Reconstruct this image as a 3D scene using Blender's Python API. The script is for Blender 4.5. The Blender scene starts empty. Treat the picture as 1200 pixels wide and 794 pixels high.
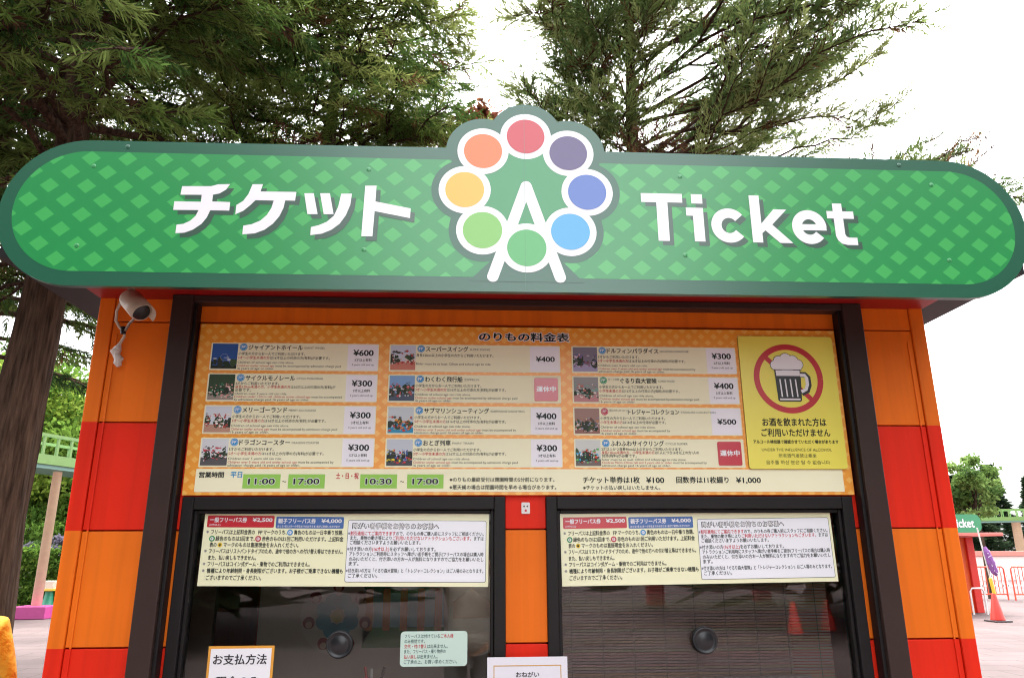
import bpy, bmesh, math, random
import numpy as np
from mathutils import Vector, Matrix
R = math.radians
SC = bpy.context.scene
COL = SC.collection
random.seed(4)

# ------------------------------------------------------------------ camera
cd = bpy.data.cameras.new('camera'); cam = bpy.data.objects.new('camera', cd); COL.objects.link(cam)
cam.location = (-0.188, -2.5991, 1.5)
_p, _y, _r = R(16.039), R(-3.21), R(0.282)
cam.matrix_world = (Matrix.Translation(cam.location) @ Matrix.Rotation(_y, 4, 'Z') @ Matrix.Rotation(_p, 4, 'X')
                    @ Matrix.Rotation(_r, 4, 'Y') @ Matrix.Rotation(R(90), 4, 'X'))
cd.sensor_width = 36; cd.lens = 874.214 / 1200 * 36
cd.clip_start = 0.02; cd.clip_end = 500
SC.camera = cam

# ------------------------------------------------------------------ overcast daylight
W = bpy.data.worlds.new('World'); SC.world = W; W.use_nodes = True
nt = W.node_tree; bg = nt.nodes['Background']
sky = nt.nodes.new('ShaderNodeTexSky'); sky.sky_type = 'NISHITA'; sky.sun_disc = False
SUN_EL, SUN_AZ = R(72), R(15)      # azimuth clockwise from +Y: the veiled sun stands behind the booth, its front is in open shade
sky.sun_elevation = SUN_EL; sky.sun_rotation = SUN_AZ
sky.air_density = 1.0; sky.dust_density = 5.0; sky.ozone_density = 1.0
hs = nt.nodes.new('ShaderNodeHueSaturation'); hs.inputs['Saturation'].default_value = 0.12   # cloud cover: grey-white sky
nt.links.new(sky.outputs[0], hs.inputs['Color']); nt.links.new(hs.outputs[0], bg.inputs['Color'])
bg.inputs['Strength'].default_value = 0.15
sl = bpy.data.lights.new('sun', 'SUN'); sl.energy = 0.5; sl.angle = R(25); sl.color = (1.0, 0.96, 0.9)
so = bpy.data.objects.new('sun', sl); COL.objects.link(so)
_d = Vector((math.sin(SUN_AZ) * math.cos(SUN_EL), math.cos(SUN_AZ) * math.cos(SUN_EL), math.sin(SUN_EL)))
so.rotation_euler = _d.to_track_quat('Z', 'Y').to_euler()
SC.view_settings.view_transform = 'Standard'; SC.view_settings.look = 'None'
SC.view_settings.exposure = 2.9; SC.view_settings.gamma = 1; SC.view_settings.use_curve_mapping = False
SC.render.engine = 'CYCLES'
SC.cycles.filter_width = 1.1
SC.cycles.transparent_max_bounces = 16; SC.cycles.max_bounces = 8

# ------------------------------------------------------------------ helpers
def lin(r, g, b, k=1.0):
    f = lambda c: (c / 255 / 12.92 if c <= 10 else ((c / 255 + .055) / 1.055) ** 2.4) * k
    return (f(r), f(g), f(b))
WHITE = lin(236, 235, 238); CREAM = lin(242, 240, 206); INK = lin(30, 42, 38); REDINK = lin(190, 20, 45)

def mat(name, color=None, rough=.5, spec=.5, metal=0., attr=False, noise=0., nscale=20., bump=0., bscale=60., coat=0.):
    m = bpy.data.materials.new(name); m.use_nodes = True
    n = m.node_tree.nodes; l = m.node_tree.links; b = n['Principled BSDF']
    b.inputs['Roughness'].default_value = rough; b.inputs['Metallic'].default_value = metal
    b.inputs['Specular IOR Level'].default_value = spec; b.inputs['Coat Weight'].default_value = coat
    b.inputs['Coat Roughness'].default_value = .1
    out = None
    if attr:
        a = n.new('ShaderNodeAttribute'); a.attribute_name = 'Col'; out = a.outputs['Color']
    else:
        b.inputs['Base Color'].default_value = (*color, 1)
    if noise:
        tc = n.new('ShaderNodeNewGeometry'); nz = n.new('ShaderNodeTexNoise'); nz.inputs['Scale'].default_value = nscale
        nz.inputs['Detail'].default_value = 6
        l.new(tc.outputs['Position'], nz.inputs['Vector'])
        mr = n.new('ShaderNodeMapRange'); mr.inputs['From Min'].default_value = .25; mr.inputs['From Max'].default_value = .75
        mr.inputs['To Min'].default_value = 1 - noise; mr.inputs['To Max'].default_value = 1 + noise * .6
        l.new(nz.outputs['Fac'], mr.inputs['Value'])
        mx = n.new('ShaderNodeVectorMath'); mx.operation = 'SCALE'
        if out: l.new(out, mx.inputs[0])
        else: mx.inputs[0].default_value = color
        l.new(mr.outputs[0], mx.inputs['Scale']); out = mx.outputs[0]
    if out: l.new(out, b.inputs['Base Color'])
    if bump:
        tc = n.new('ShaderNodeNewGeometry'); nz = n.new('ShaderNodeTexNoise'); nz.inputs['Scale'].default_value = bscale
        nz.inputs['Detail'].default_value = 5
        l.new(tc.outputs['Position'], nz.inputs['Vector'])
        bp = n.new('ShaderNodeBump'); bp.inputs['Strength'].default_value = bump; bp.inputs['Distance'].default_value = .01
        l.new(nz.outputs['Fac'], bp.inputs['Height']); l.new(bp.outputs[0], b.inputs['Normal'])
    return m

def mnode(nt_, op, a, b=None):
    n = nt_.nodes.new('ShaderNodeMath'); n.operation = op
    for i, v in enumerate((a, b)):
        if v is None: continue
        if isinstance(v, (int, float)): n.inputs[i].default_value = v
        else: nt_.links.new(v, n.inputs[i])
    return n.outputs[0]

def diamond_mat(name, c0, c1, px, pz, hw, hh, ox=0., oz=0., rough=.35, spec=.5):
    """printed diamond lattice: two interleaved rows of lozenges"""
    m = mat(name, c0, rough, 1.0); t = m.node_tree; b = t.nodes['Principled BSDF']
    g = t.nodes.new('ShaderNodeNewGeometry'); s = t.nodes.new('ShaderNodeSeparateXYZ'); t.links.new(g.outputs['Position'], s.inputs[0])
    res = None
    for k in (0, .5):
        def cell(o, p, off):
            q = mnode(t, 'FRACT', mnode(t, 'ADD', mnode(t, 'DIVIDE', mnode(t, 'SUBTRACT', o, off), p), 100.5 + k))
            return mnode(t, 'MULTIPLY', mnode(t, 'ABSOLUTE', mnode(t, 'SUBTRACT', q, .5)), p)
        d = mnode(t, 'ADD', mnode(t, 'DIVIDE', cell(s.outputs[0], px, ox), hw), mnode(t, 'DIVIDE', cell(s.outputs[2], pz, oz), hh))
        v = mnode(t, 'LESS_THAN', d, 1.0)
        res = v if res is None else mnode(t, 'MAXIMUM', res, v)
    mx = t.nodes.new('ShaderNodeMix'); mx.data_type = 'RGBA'
    mx.inputs['A'].default_value = (*c0, 1); mx.inputs['B'].default_value = (*c1, 1)
    t.links.new(res, mx.inputs['Factor']); t.links.new(mx.outputs['Result'], b.inputs['Base Color'])
    return m

class MB:
    """collects polygons (with a colour each) for ONE mesh object"""
    def __init__(s): s.v, s.f, s.c, s.sm = [], [], [], []
    def add(s, vs, fs, col=(.5, .5, .5), smooth=False):
        o = len(s.v); s.v += [tuple(p) for p in vs]
        for f in fs:
            s.f.append([i + o for i in f]); s.c.append(col); s.sm.append(smooth)
        return s
    def box(s, x0, x1, y0, y1, z0, z1, col=(.5, .5, .5)):
        v = [(x, y, z) for x in (x0, x1) for y in (y0, y1) for z in (z0, z1)]
        return s.add(v, [(0, 1, 3, 2), (4, 6, 7, 5), (0, 4, 5, 1), (2, 3, 7, 6), (0, 2, 6, 4), (1, 5, 7, 3)], col)
    def bbox(s, x0, x1, y0, y1, z0, z1, r=.004, col=(.5, .5, .5)):
        """box with chamfered edges"""
        bm = bmesh.new(); bmesh.ops.create_cube(bm, size=1)
        for v in bm.verts: v.co = Vector(((x0 + x1) / 2 + v.co.x * (x1 - x0), (y0 + y1) / 2 + v.co.y * (y1 - y0), (z0 + z1) / 2 + v.co.z * (z1 - z0)))
        bmesh.ops.bevel(bm, geom=bm.edges[:], offset=r, segments=2, affect='EDGES', profile=.5)
        bm.verts.index_update()
        s.add([v.co for v in bm.verts], [[v.index for v in f.verts] for f in bm.faces], col); bm.free(); return s
    def poly(s, pts, y, col):
        """flat print facing -Y; pts in (x, z)"""
        a = sum(pts[i][0] * pts[(i + 1) % len(pts)][1] - pts[(i + 1) % len(pts)][0] * pts[i][1] for i in range(len(pts)))
        if a < 0: pts = pts[::-1]
        return s.add([(x, y, z) for x, z in pts], [list(range(len(pts)))], col)
    def rect(s, x0, x1, z0, z1, y, col, r=0.):
        return s.poly(rrect(x0, x1, z0, z1, r), y, col)
    def disc(s, cx, cz, r, y, col, n=40, rz=None):
        rz = rz or r
        return s.poly([(cx + r * math.cos(2 * math.pi * i / n), cz + rz * math.sin(2 * math.pi * i / n)) for i in range(n)], y, col)
    def stroke(s, pts, w, y, col):
        """flat ribbon of constant width along (x, z) points"""
        n = len(pts); L, Rr = [], []
        for i in range(n):
            a = Vector(pts[max(i - 1, 0)]); b = Vector(pts[min(i + 1, n - 1)]); d = (b - a).normalized(); q = Vector((-d.y, d.x)) * w / 2
            p = Vector(pts[i]); L.append(p + q); Rr.append(p - q)
        for i in range(n - 1):
            s.poly([tuple(Rr[i]), tuple(Rr[i + 1]), tuple(L[i + 1]), tuple(L[i])], y, col)
        return s
    def ring(s, cx, cz, r0, r1, y, col, n=48):
        return s.stroke([(cx + (r0 + r1) / 2 * math.cos(2 * math.pi * i / n), cz + (r0 + r1) / 2 * math.sin(2 * math.pi * i / n)) for i in range(n + 1)], r1 - r0, y, col)
    def prism(s, pts, y0, y1, col, side=None):
        """solid slab with an (x, z) outline between y0 (front) and y1 (back)"""
        a = sum(pts[i][0] * pts[(i + 1) % len(pts)][1] - pts[(i + 1) % len(pts)][0] * pts[i][1] for i in range(len(pts)))
        if a < 0: pts = pts[::-1]
        n = len(pts)
        s.add([(x, y0, z) for x, z in pts], [list(range(n))], col)
        s.add([(x, y1, z) for x, z in pts], [list(range(n))[::-1]], side or col)
        v = [(x, y0, z) for x, z in pts] + [(x, y1, z) for x, z in pts]
        return s.add(v, [(i, i + n, (i + 1) % n + n, (i + 1) % n) for i in range(n)], side or col)
    def tube(s, pts, rad, n=10, col=(.5, .5, .5), caps=True, smooth=True):
        pts = [Vector(p) for p in pts]; rr = rad if isinstance(rad, (list, tuple)) else [rad] * len(pts)
        vs, fs = [], []
        up = Vector((.123, .456, .88))
        for i, p in enumerate(pts):
            d = (pts[min(i + 1, len(pts) - 1)] - pts[max(i - 1, 0)]).normalized()
            a = d.cross(up)
            if a.length < .05: a = d.cross(Vector((1, 0, 0)))
            a.normalize(); b = d.cross(a); 
            for k in range(n):
                t = 2 * math.pi * k / n; vs.append(p + (a * math.cos(t) + b * math.sin(t)) * rr[i])
        for i in range(len(pts) - 1):
            for k in range(n):
                fs.append((i * n + k, i * n + (k + 1) % n, (i + 1) * n + (k + 1) % n, (i + 1) * n + k))
        s.add(vs, fs, col, smooth)
        if caps:
            s.add(vs[:n], [list(range(n))[::-1]], col); s.add(vs[-n:], [list(range(n))], col)
        return s
    def lathe(s, base, axis, prof, n=24, col=(.5, .5, .5), smooth=True):
        """prof: (distance along axis, radius)"""
        ax = Vector(axis).normalized(); a = ax.cross(Vector((.3, .2, .93)));
        if a.length < .1: a = ax.cross(Vector((1, 0, 0)))
        a.normalize(); b = ax.cross(a); base = Vector(base); vs, fs = [], []
        for h, r in prof:
            for k in range(n):
                t = 2 * math.pi * k / n; vs.append(base + ax * h + (a * math.cos(t) + b * math.sin(t)) * r)
        for i in range(len(prof) - 1):
            for k in range(n): fs.append((i * n + k, i * n + (k + 1) % n, (i + 1) * n + (k + 1) % n, (i + 1) * n + k))
        fs.append(list(range(n))[::-1]); fs.append([(len(prof) - 1) * n + k for k in range(n)])
        return s.add(vs, fs, col, smooth)
    # ---- lettering
    def text(s, body, x0, x1, z0, z1, y, col, off=0., res=3):
        """lettering fitted to a box"""
        v, f, bb = glyphs(body, 0., res)
        if not v: return s
        sx = (x1 - x0) / (bb[1] - bb[0] + 2 * off); sz = (z1 - z0) / (bb[3] - bb[2] + 2 * off)
        for i, (ox, oz) in enumerate(bold(off)):
            s.add([(x0 + (p[0] - bb[0] + off + ox) * sx, y - i * 2e-5, z0 + (p[1] - bb[2] + off + oz) * sz) for p in v], f, col)
        return s
    def line(s, segs, x0, zc, em, y, x1=None, off=0., res=2, base=.36):
        """one line of lettering in coloured runs: cap middle at zc, em size; squeezed to end at x1"""
        full = ''.join(t for t, _ in segs); W_ = glyphs(full, 0., res)[2]
        sx = (x1 - x0) / (W_[1] - W_[0]) if x1 else em
        cur = ''
        for t, col in segs:
            v, f, bb = glyphs(t, 0., res)
            w0 = 0.
            if cur:
                w0 = glyphs(cur + t, 0., res)[2][1] - bb[1]
            if v:
                for i, (ox, oz) in enumerate(bold(off)):
                    s.add([(x0 + (p[0] + w0 - W_[0] + ox) * sx, y - i * 2e-5, zc + (p[1] - base + oz) * em) for p in v], f, col)
            cur += t
        return s
    def build(s, name, m, parent=None, origin=None):
        me = bpy.data.meshes.new(name)
        o0 = Vector((0, 0, 0))
        if parent is not None:
            q = parent
            while q is not None: o0 = o0 + q.location; q = q.parent
        elif origin is not None: o0 = Vector(origin)
        me.from_pydata([(p[0] - o0.x, p[1] - o0.y, p[2] - o0.z) for p in s.v], [], s.f)
        a = me.color_attributes.new('Col', 'FLOAT_COLOR', 'CORNER')
        n = [len(f) for f in s.f]
        arr = np.repeat(np.array([(*c[:3], 1.0) for c in s.c], dtype=np.float32), n, axis=0)
        a.data.foreach_set('color', arr.ravel())
        me.polygons.foreach_set('use_smooth', s.sm)
        for mm in (m if isinstance(m, list) else [m]): me.materials.append(mm)
        me.update()
        ob = bpy.data.objects.new(name, me); COL.objects.link(ob)
        if parent is not None: ob.parent = parent
        else: ob.location = o0
        return ob

def bold(off):
    """shifts that thicken a glyph's strokes"""
    if off <= 0: return [(0, 0)]
    if off <= .02: return [(-off * 1.5, 0), (off * 1.5, 0), (0, off), (0, -off)]
    return [(off * math.cos(2 * math.pi * i / 8), off * math.sin(2 * math.pi * i / 8)) for i in range(8)]
_gc = {}
def glyphs(body, off=0., res=3):
    key = (body, off, res)
    if key not in _gc:
        c = bpy.data.curves.new('lettering', 'FONT'); c.body = body; c.offset = off; c.resolution_u = res
        o = bpy.data.objects.new('lettering', c); COL.objects.link(o)
        dg = bpy.context.evaluated_depsgraph_get()
        me = bpy.data.meshes.new_from_object(o.evaluated_get(dg))
        v = [(p.co.x, p.co.y) for p in me.vertices]; f = [list(p.vertices) for p in me.polygons]
        bpy.data.objects.remove(o); bpy.data.curves.remove(c); bpy.data.meshes.remove(me)
        xs = [p[0] for p in v] or [0, 1]; zs = [p[1] for p in v] or [0, 1]
        _gc[key] = (v, f, (min(xs), max(xs), min(zs), max(zs)))
    return _gc[key]

def rrect(x0, x1, z0, z1, r=0., n=5):
    if r <= 0: return [(x0, z0), (x1, z0), (x1, z1), (x0, z1)]
    P = []
    for cx, cz, a0 in ((x1 - r, z0 + r, -90), (x1 - r, z1 - r, 0), (x0 + r, z1 - r, 90), (x0 + r, z0 + r, 180)):
        for i in range(n + 1):
            t = R(a0 + 90 * i / n); P.append((cx + r * math.cos(t), cz + r * math.sin(t)))
    return P

def tag(o, label, cat=None, group=None, kind=None):
    if label: o['label'] = label
    if cat: o['category'] = cat
    if group: o['group'] = group
    if kind: o['kind'] = kind
    return o
def thing(name, loc, label, cat, group=None):
    o = bpy.data.objects.new(name, None); COL.objects.link(o); o.location = loc
    return tag(o, label, cat, group)
def copy_tree(o, parent=None):
    c = o.copy(); COL.objects.link(c)
    if parent is not None: c.parent = parent
    for ch in list(o.children): copy_tree(ch, c)
    return c

# ------------------------------------------------------------------ materials
M_INK = mat('printed_sheet', attr=True, rough=.5, spec=.3)
M_GLOSS = mat('printed_vinyl', attr=True, rough=.30, spec=1.0)
M_PAINT = mat('painted_parts', attr=True, rough=.45, noise=.08, nscale=9)
M_BROWN = mat('brown_steel', lin(54, 40, 36), rough=.42, spec=.3, noise=.12, nscale=7)
M_BLACK = mat('black_metal', lin(24, 20, 21), rough=.5, spec=.3, noise=.2, nscale=12)
M_PLASTIC = mat('black_plastic', lin(30, 31, 34), rough=.3)
M_BARK = mat('cedar_bark', attr=True, rough=.95, spec=.1, noise=.8, nscale=30, bump=1.0, bscale=38)
_t = M_BARK.node_tree
for _n in [q for q in _t.nodes if q.type == 'TEX_NOISE']:          # bark strips run up the trunk
    _m = _t.nodes.new('ShaderNodeMapping'); _m.inputs['Scale'].default_value = (1, 1, .09)
    _t.links.new(_n.inputs['Vector'].links[0].from_socket, _m.inputs['Vector']); _t.links.new(_m.outputs[0], _n.inputs['Vector'])
    if _n.inputs['Scale'].default_value > 25: _t.nodes['Bump'].inputs['Distance'].default_value = .03

# wall: alternate orange and red courses, by height
ROW, Z0 = .359, 1.938
def band_mat():
    m = mat('banded_wall_paint', (.5, .1, .01), rough=.5, spec=.22, bump=.06, bscale=5); t = m.node_tree; b = t.nodes['Principled BSDF']
    g = t.nodes.new('ShaderNodeNewGeometry'); s = t.nodes.new('ShaderNodeSeparateXYZ'); t.links.new(g.outputs['Position'], s.inputs[0])
    f = mnode(t, 'FLOOR', mnode(t, 'DIVIDE', mnode(t, 'SUBTRACT', s.outputs[2], Z0 - 10 * ROW), ROW))
    k = mnode(t, 'FLOORED_MODULO', f, 2.0)
    top = mnode(t, 'GREATER_THAN', s.outputs[2], Z0 + ROW)
    k = mnode(t, 'SUBTRACT', 1.0, mnode(t, 'MAXIMUM', mnode(t, 'SUBTRACT', 1.0, k), top)) 
    mx = t.nodes.new('ShaderNodeMix'); mx.data_type = 'RGBA'
    mx.inputs['A'].default_value = (*lin(234, 113, 22), 1); mx.inputs['B'].default_value = (*lin(224, 40, 15), 1)
    t.links.new(k, mx.inputs['Factor'])
    nz = t.nodes.new('ShaderNodeTexNoise'); nz.inputs['Scale'].default_value = 3.5; nz.inputs['Detail'].default_value = 8
    t.links.new(g.outputs['Position'], nz.inputs['Vector'])
    mr = t.nodes.new('ShaderNodeMapRange'); mr.inputs['To Min'].default_value = .86; mr.inputs['To Max'].default_value = 1.1
    t.links.new(nz.outputs['Fac'], mr.inputs['Value'])
    sc = t.nodes.new('ShaderNodeVectorMath'); sc.operation = 'SCALE'
    mp = t.nodes.new('ShaderNodeMapping'); mp.inputs['Scale'].default_value = (26, 26, .7); t.links.new(g.outputs['Position'], mp.inputs['Vector'])
    n2 = t.nodes.new('ShaderNodeTexNoise'); n2.inputs['Scale'].default_value = 1; n2.inputs['Detail'].default_value = 7; t.links.new(mp.outputs[0], n2.inputs['Vector'])
    m2 = t.nodes.new('ShaderNodeMapRange'); m2.inputs['From Min'].default_value = .25; m2.inputs['From Max'].default_value = .55; m2.inputs['To Min'].default_value = .86; m2.inputs['To Max'].default_value = 1.02; t.links.new(n2.outputs['Fac'], m2.inputs['Value'])
    t.links.new(mx.outputs['Result'], sc.inputs[0]); t.links.new(mnode(t, 'MULTIPLY', mr.outputs[0], m2.outputs[0]), sc.inputs['Scale'])
    t.links.new(sc.outputs[0], b.inputs['Base Color'])
    return m
M_BAND = band_mat()

def glass_mat():
    m = bpy.data.materials.new('window_glass'); m.use_nodes = True; t = m.node_tree; n = t.nodes
    n.remove(n['Principled BSDF'])
    tr = n.new('ShaderNodeBsdfTransparent'); tr.inputs[0].default_value = (.86, .88, .86, 1)
    gl = n.new('ShaderNodeBsdfGlossy'); gl.inputs['Roughness'].default_value = .015
    fr = n.new('ShaderNodeFresnel'); fr.inputs[0].default_value = 1.5
    k = mnode(t, 'MULTIPLY', fr.outputs[0], 1.3)
    mx = n.new('ShaderNodeMixShader'); t.links.new(k, mx.inputs[0]); t.links.new(tr.outputs[0], mx.inputs[1]); t.links.new(gl.outputs[0], mx.inputs[2])
    t.links.new(mx.outputs[0], n['Material Output'].inputs[0]); return m
M_GLASS = glass_mat()

def leaf_mat(name, trans=.45):
    m = bpy.data.materials.new(name); m.use_nodes = True; t = m.node_tree; n = t.nodes
    n.remove(n['Principled BSDF'])
    a = n.new('ShaderNodeAttribute'); a.attribute_name = 'Col'
    df = n.new('ShaderNodeBsdfDiffuse'); tl = n.new('ShaderNodeBsdfTranslucent')
    t.links.new(a.outputs['Color'], df.inputs[0]); t.links.new(a.outputs['Color'], tl.inputs[0])
    mx = n.new('ShaderNodeMixShader'); mx.inputs[0].default_value = trans
    t.links.new(df.outputs[0], mx.inputs[1]); t.links.new(tl.outputs[0], mx.inputs[2])
    t.links.new(mx.outputs[0], n['Material Output'].inputs[0]); return m
M_LEAF = leaf_mat('foliage')

# ------------------------------------------------------------------ ground
def ground_mat():
    m = mat('paved_ground', lin(96, 83, 82), rough=.85, spec=.2, noise=.14, nscale=1.3, bump=.15, bscale=90); t = m.node_tree; b = t.nodes['Principled BSDF']
    src = b.inputs['Base Color'].links[0].from_socket; g_ = t.nodes.new('ShaderNodeNewGeometry')
    br = t.nodes.new('ShaderNodeTexBrick'); br.inputs['Scale'].default_value = 1; br.inputs['Brick Width'].default_value = .9; br.inputs['Row Height'].default_value = .45; br.inputs['Mortar Size'].default_value = .012
    br.inputs['Color1'].default_value = (1, 1, 1, 1); br.inputs['Color2'].default_value = (.9, .88, .88, 1); br.inputs['Mortar'].default_value = (.6, .58, .58, 1)
    nz = t.nodes.new('ShaderNodeTexNoise'); nz.inputs['Scale'].default_value = .45; nz.inputs['Detail'].default_value = 8; t.links.new(g_.outputs['Position'], nz.inputs['Vector'])
    mr = t.nodes.new('ShaderNodeMapRange'); mr.inputs['From Min'].default_value = .35; mr.inputs['From Max'].default_value = .65; mr.inputs['To Min'].default_value = .78; mr.inputs['To Max'].default_value = 1.05; t.links.new(nz.outputs['Fac'], mr.inputs['Value'])
    t.links.new(g_.outputs['Position'], br.inputs['Vector'])
    m1 = t.nodes.new('ShaderNodeVectorMath'); m1.operation = 'MULTIPLY'; t.links.new(src, m1.inputs[0]); t.links.new(br.outputs['Color'], m1.inputs[1])
    m2 = t.nodes.new('ShaderNodeVectorMath'); m2.operation = 'SCALE'; t.links.new(m1.outputs[0], m2.inputs[0]); t.links.new(mr.outputs[0], m2.inputs['Scale']); t.links.new(m2.outputs[0], b.inputs['Base Color'])
    return m
g = MB()
N = 24
xs = np.linspace(-150, 150, N + 1); ys = np.linspace(-120, 200, N + 1)
g.add([(x, y, 0) for y in ys for x in xs], [(j * (N + 1) + i, j * (N + 1) + i + 1, (j + 1) * (N + 1) + i + 1, (j + 1) * (N + 1) + i) for j in range(N) for i in range(N)])
tag(g.build('ground', ground_mat()), None, kind='structure')

# ------------------------------------------------------------------ ticket booth
booth = thing('ticket_booth', (0, 0, 0), 'large red and orange banded ticket booth with two service windows and brown posts', 'ticket booth')
HW, TOP, DEP = 1.512, 2.386, 2.3
w = MB()
def courses(x0, x1, z0, z1, y):
    """metal siding: one bevelled panel per course, grooves between"""
    ks = [Z0 + k * ROW for k in range(-6, 3)]
    for a, b in zip(ks[:-1], ks[1:]):
        lo, hi = max(a, z0), min(b, z1)
        if hi - lo > .01: w.bbox(x0, x1, y, y + .02, lo + (.0025 if lo == a else 0), hi - (.0025 if hi == b else 0), .002)
FX = [(-1.144, -.068), (.070, 1.144)]      # window frames (outer)
WZ0, WZ1 = .92, 1.688
IN = HW - .055
courses(-IN, -1.2, 0, TOP, 0); courses(1.2, IN, 0, TOP, 0); courses(-.068, .070, 0, WZ1, 0)
courses(-1.2, -1.144, 0, WZ1, 0); courses(1.144, 1.2, 0, WZ1, 0)
courses(-1.2, 1.2, WZ1, TOP, 0)
for a, b in FX: courses(a, b, 0, WZ0, 0)
# backing, sides and rear
w.box(-IN, -1.15, .021, .05, 0, TOP); w.box(1.15, IN, .021, .05, 0, TOP); w.box(-.062, .064, .021, .05, 0, WZ1 + .01)
w.box(-1.15, 1.15, .021, .05, WZ1 + .01, TOP)
for sx in (-1, 1):
    x0, x1 = sorted((sx * HW, sx * (HW - .05))); w.box(x0, x1, .06, DEP, 0, TOP)
w.box(-HW + .05, HW - .05, DEP - .05, DEP, 0, TOP)
w.build('wall', M_BAND, booth)
for sx in (-1, 1):
    t = MB(); x0, x1 = sorted((sx * (IN + .002), sx * HW)); t.bbox(x0, x1, -.006, .06, 0, TOP, .004)
    t.build('corner_trim', M_BAND, booth)
    # thin raised bead beside the corner
    t = MB(); t.bbox(sx * (IN - .018) - .003, sx * (IN - .018) + .003, -.004, .0, .02, 2.25, .001); t.build('bead', M_BAND, booth)
# roof slab with dark underside, and the red soffit over the counter side
r = MB(); r.box(-1.662, 1.662, -.352, DEP + .15, TOP + .006, TOP + .15); r.build('roof', M_BLACK, booth)
r = MB(); r.box(-1.512, 1.512, -.35, .0, TOP - .004, TOP + .005, lin(150, 20, 16)); r.build('soffit', M_PAINT, booth)
# brown posts and header, standing proud of the wall
for x0, x1 in ((-1.238, -1.166), (1.172, 1.244)):
    p = MB(); p.bbox(x0, x1, -.062, -.002, 0, TOP - .005, .003); p.build('post', M_BROWN, booth)
    e = MB(); xi = (x1, x1 + .012) if x0 < 0 else (x0 - .012, x0); e.bbox(xi[0], xi[1], -.045, -.002, 0, TOP - .03, .002); e.build('edge_strip', M_BLACK, booth)
p = MB(); p.bbox(-1.166, 1.172, -.058, -.002, TOP - .03, TOP - .006, .002); p.build('header_beam', M_BROWN, booth)
# interior floor, ceiling, partition
it = MB(); wallc = lin(196, 178, 165)
it.box(-HW + .05, HW - .05, .05, DEP - .05, .02, .03, lin(150, 130, 120)); it.box(-HW + .05, HW - .05, .06, DEP - .05, 2.25, 2.26, wallc)
it.box(-1.13, 1.3, 1.02, 1.06, .03, 2.25, wallc); it.box(-HW + .051, -HW + .06, .06, 1.1, .03, 2.25, wallc)
it.box(-1.46, -1.33, 1.02, 1.06, .03, 2.25, wallc)
it.box(-.03, .03, .06, 1.0, .03, 2.25, wallc)
it.build('inner_lining', M_PAINT, booth)
ct = MB(); ct.bbox(-1.40, -.04, .12, .6, .93, .965, .004, lin(170, 140, 130)); ct.bbox(.04, 1.40, .12, .6, .93, .965, .004, lin(170, 140, 130)); ct.build('inner_counter', M_PAINT, booth)
# windows
for wi, (a, b) in enumerate(FX):
    f = MB(); T = .038
    for q in ((a, a + T, WZ0, WZ1), (b - T, b, WZ0, WZ1), (a + T, b - T, WZ1 - T - .006, WZ1), (a + T, b - T, WZ0, WZ0 + T)):
        f.bbox(q[0], q[1], -.012, .07, q[2] + .001, q[3] - .001, .003)
    ia, ib, iz0, iz1 = a + T, b - T, WZ0 + T, WZ1 - T - .006
    for q in ((ia, ia + .012, iz0, iz1), (ib - .012, ib, iz0, iz1), (ia + .012, ib - .012, iz1 - .012, iz1), (ia + .012, ib - .012, iz0, iz0 + .012)):
        f.bbox(q[0] + .0005, q[1] - .0005, .004, .05, q[2] + .0005, q[3] - .0005, .002)
    fr = f.build('window', M_BLACK, booth)
    pn = MB(); pn.box(ia + .004, ib - .004, .022, .027, iz0 + .004, iz1 - .004); pn.build('pane', M_GLASS, fr)
    dc = MB(); cx = -.603 if wi == 0 else .592
    dc.lathe((cx, .0215, 1.222), (0, -1, 0), [(0, .041), (.012, .043), (.022, .041), (.0235, .037), (.019, .034), (.019, .026), (.021, .023), (.021, .001)], 36)
    dc.build('speaking_disc', M_PLASTIC, fr)

# ------------------------------------------------------------------ sign board with the wheel emblem
YS = -.40
sign = thing('sign_board', (0, YS, 2.285), 'wide green rounded signboard with diamond pattern, colourful wheel emblem and white lettering', 'sign')
DK = lin(26, 90, 66)
EC = (-.016, 2.635)
DISC = [(90, (208, 36, 58), 'red'), (45, (84, 66, 122), 'purple'), (0, (70, 112, 196), 'blue'), (-45, (60, 172, 228), 'cyan'),
        (-90, (70, 180, 92), 'green'), (-135, (126, 200, 84), 'lime'), (180, (240, 190, 50), 'yellow'), (135, (250, 120, 40), 'orange')]
def dpos(a): return (EC[0] + .2 * math.cos(R(a)), EC[1] + .2 * math.sin(R(a)))
def far(theta, rad):
    """outline distance of the ring of circles in direction theta"""
    best = 0.
    for a, *_ in DISC:
        px, pz = .2 * math.cos(R(a)), .2 * math.sin(R(a)); ux, uz = math.cos(theta), math.sin(theta)
        d = px * ux + pz * uz; h2 = rad * rad - (px * px + pz * pz - d * d)
        if h2 > 0: best = max(best, d + math.sqrt(h2))
    return best
zb, zt, xe, rc = 2.287, 2.782, 1.660, .2475
out = [(xe - rc + rc * math.cos(R(t)), zb + rc + rc * math.sin(R(t))) for t in range(-90, 91, 6)]
bump = []
for i in range(181):
    th = R(i); d = far(th, .122); p = (EC[0] + d * math.cos(th), EC[1] + d * math.sin(th))
    if p[1] > zt + .001: bump.append(p)
out += bump
out += [(-xe + rc + rc * math.cos(R(t)), zb + rc + rc * math.sin(R(t))) for t in range(90, 271, 6)]
b = MB(); b.prism(out, YS, YS + .022, DK, lin(30, 70, 60)); b.build('panel', M_GLOSS, sign)
for x in (-1.2, -.4, .4, 1.2):
    sb = MB(); sb.box(x - .02, x + .02, YS + .023, -.353, 2.40, 2.52); sb.build('bracket', M_BLACK, sign)
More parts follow.
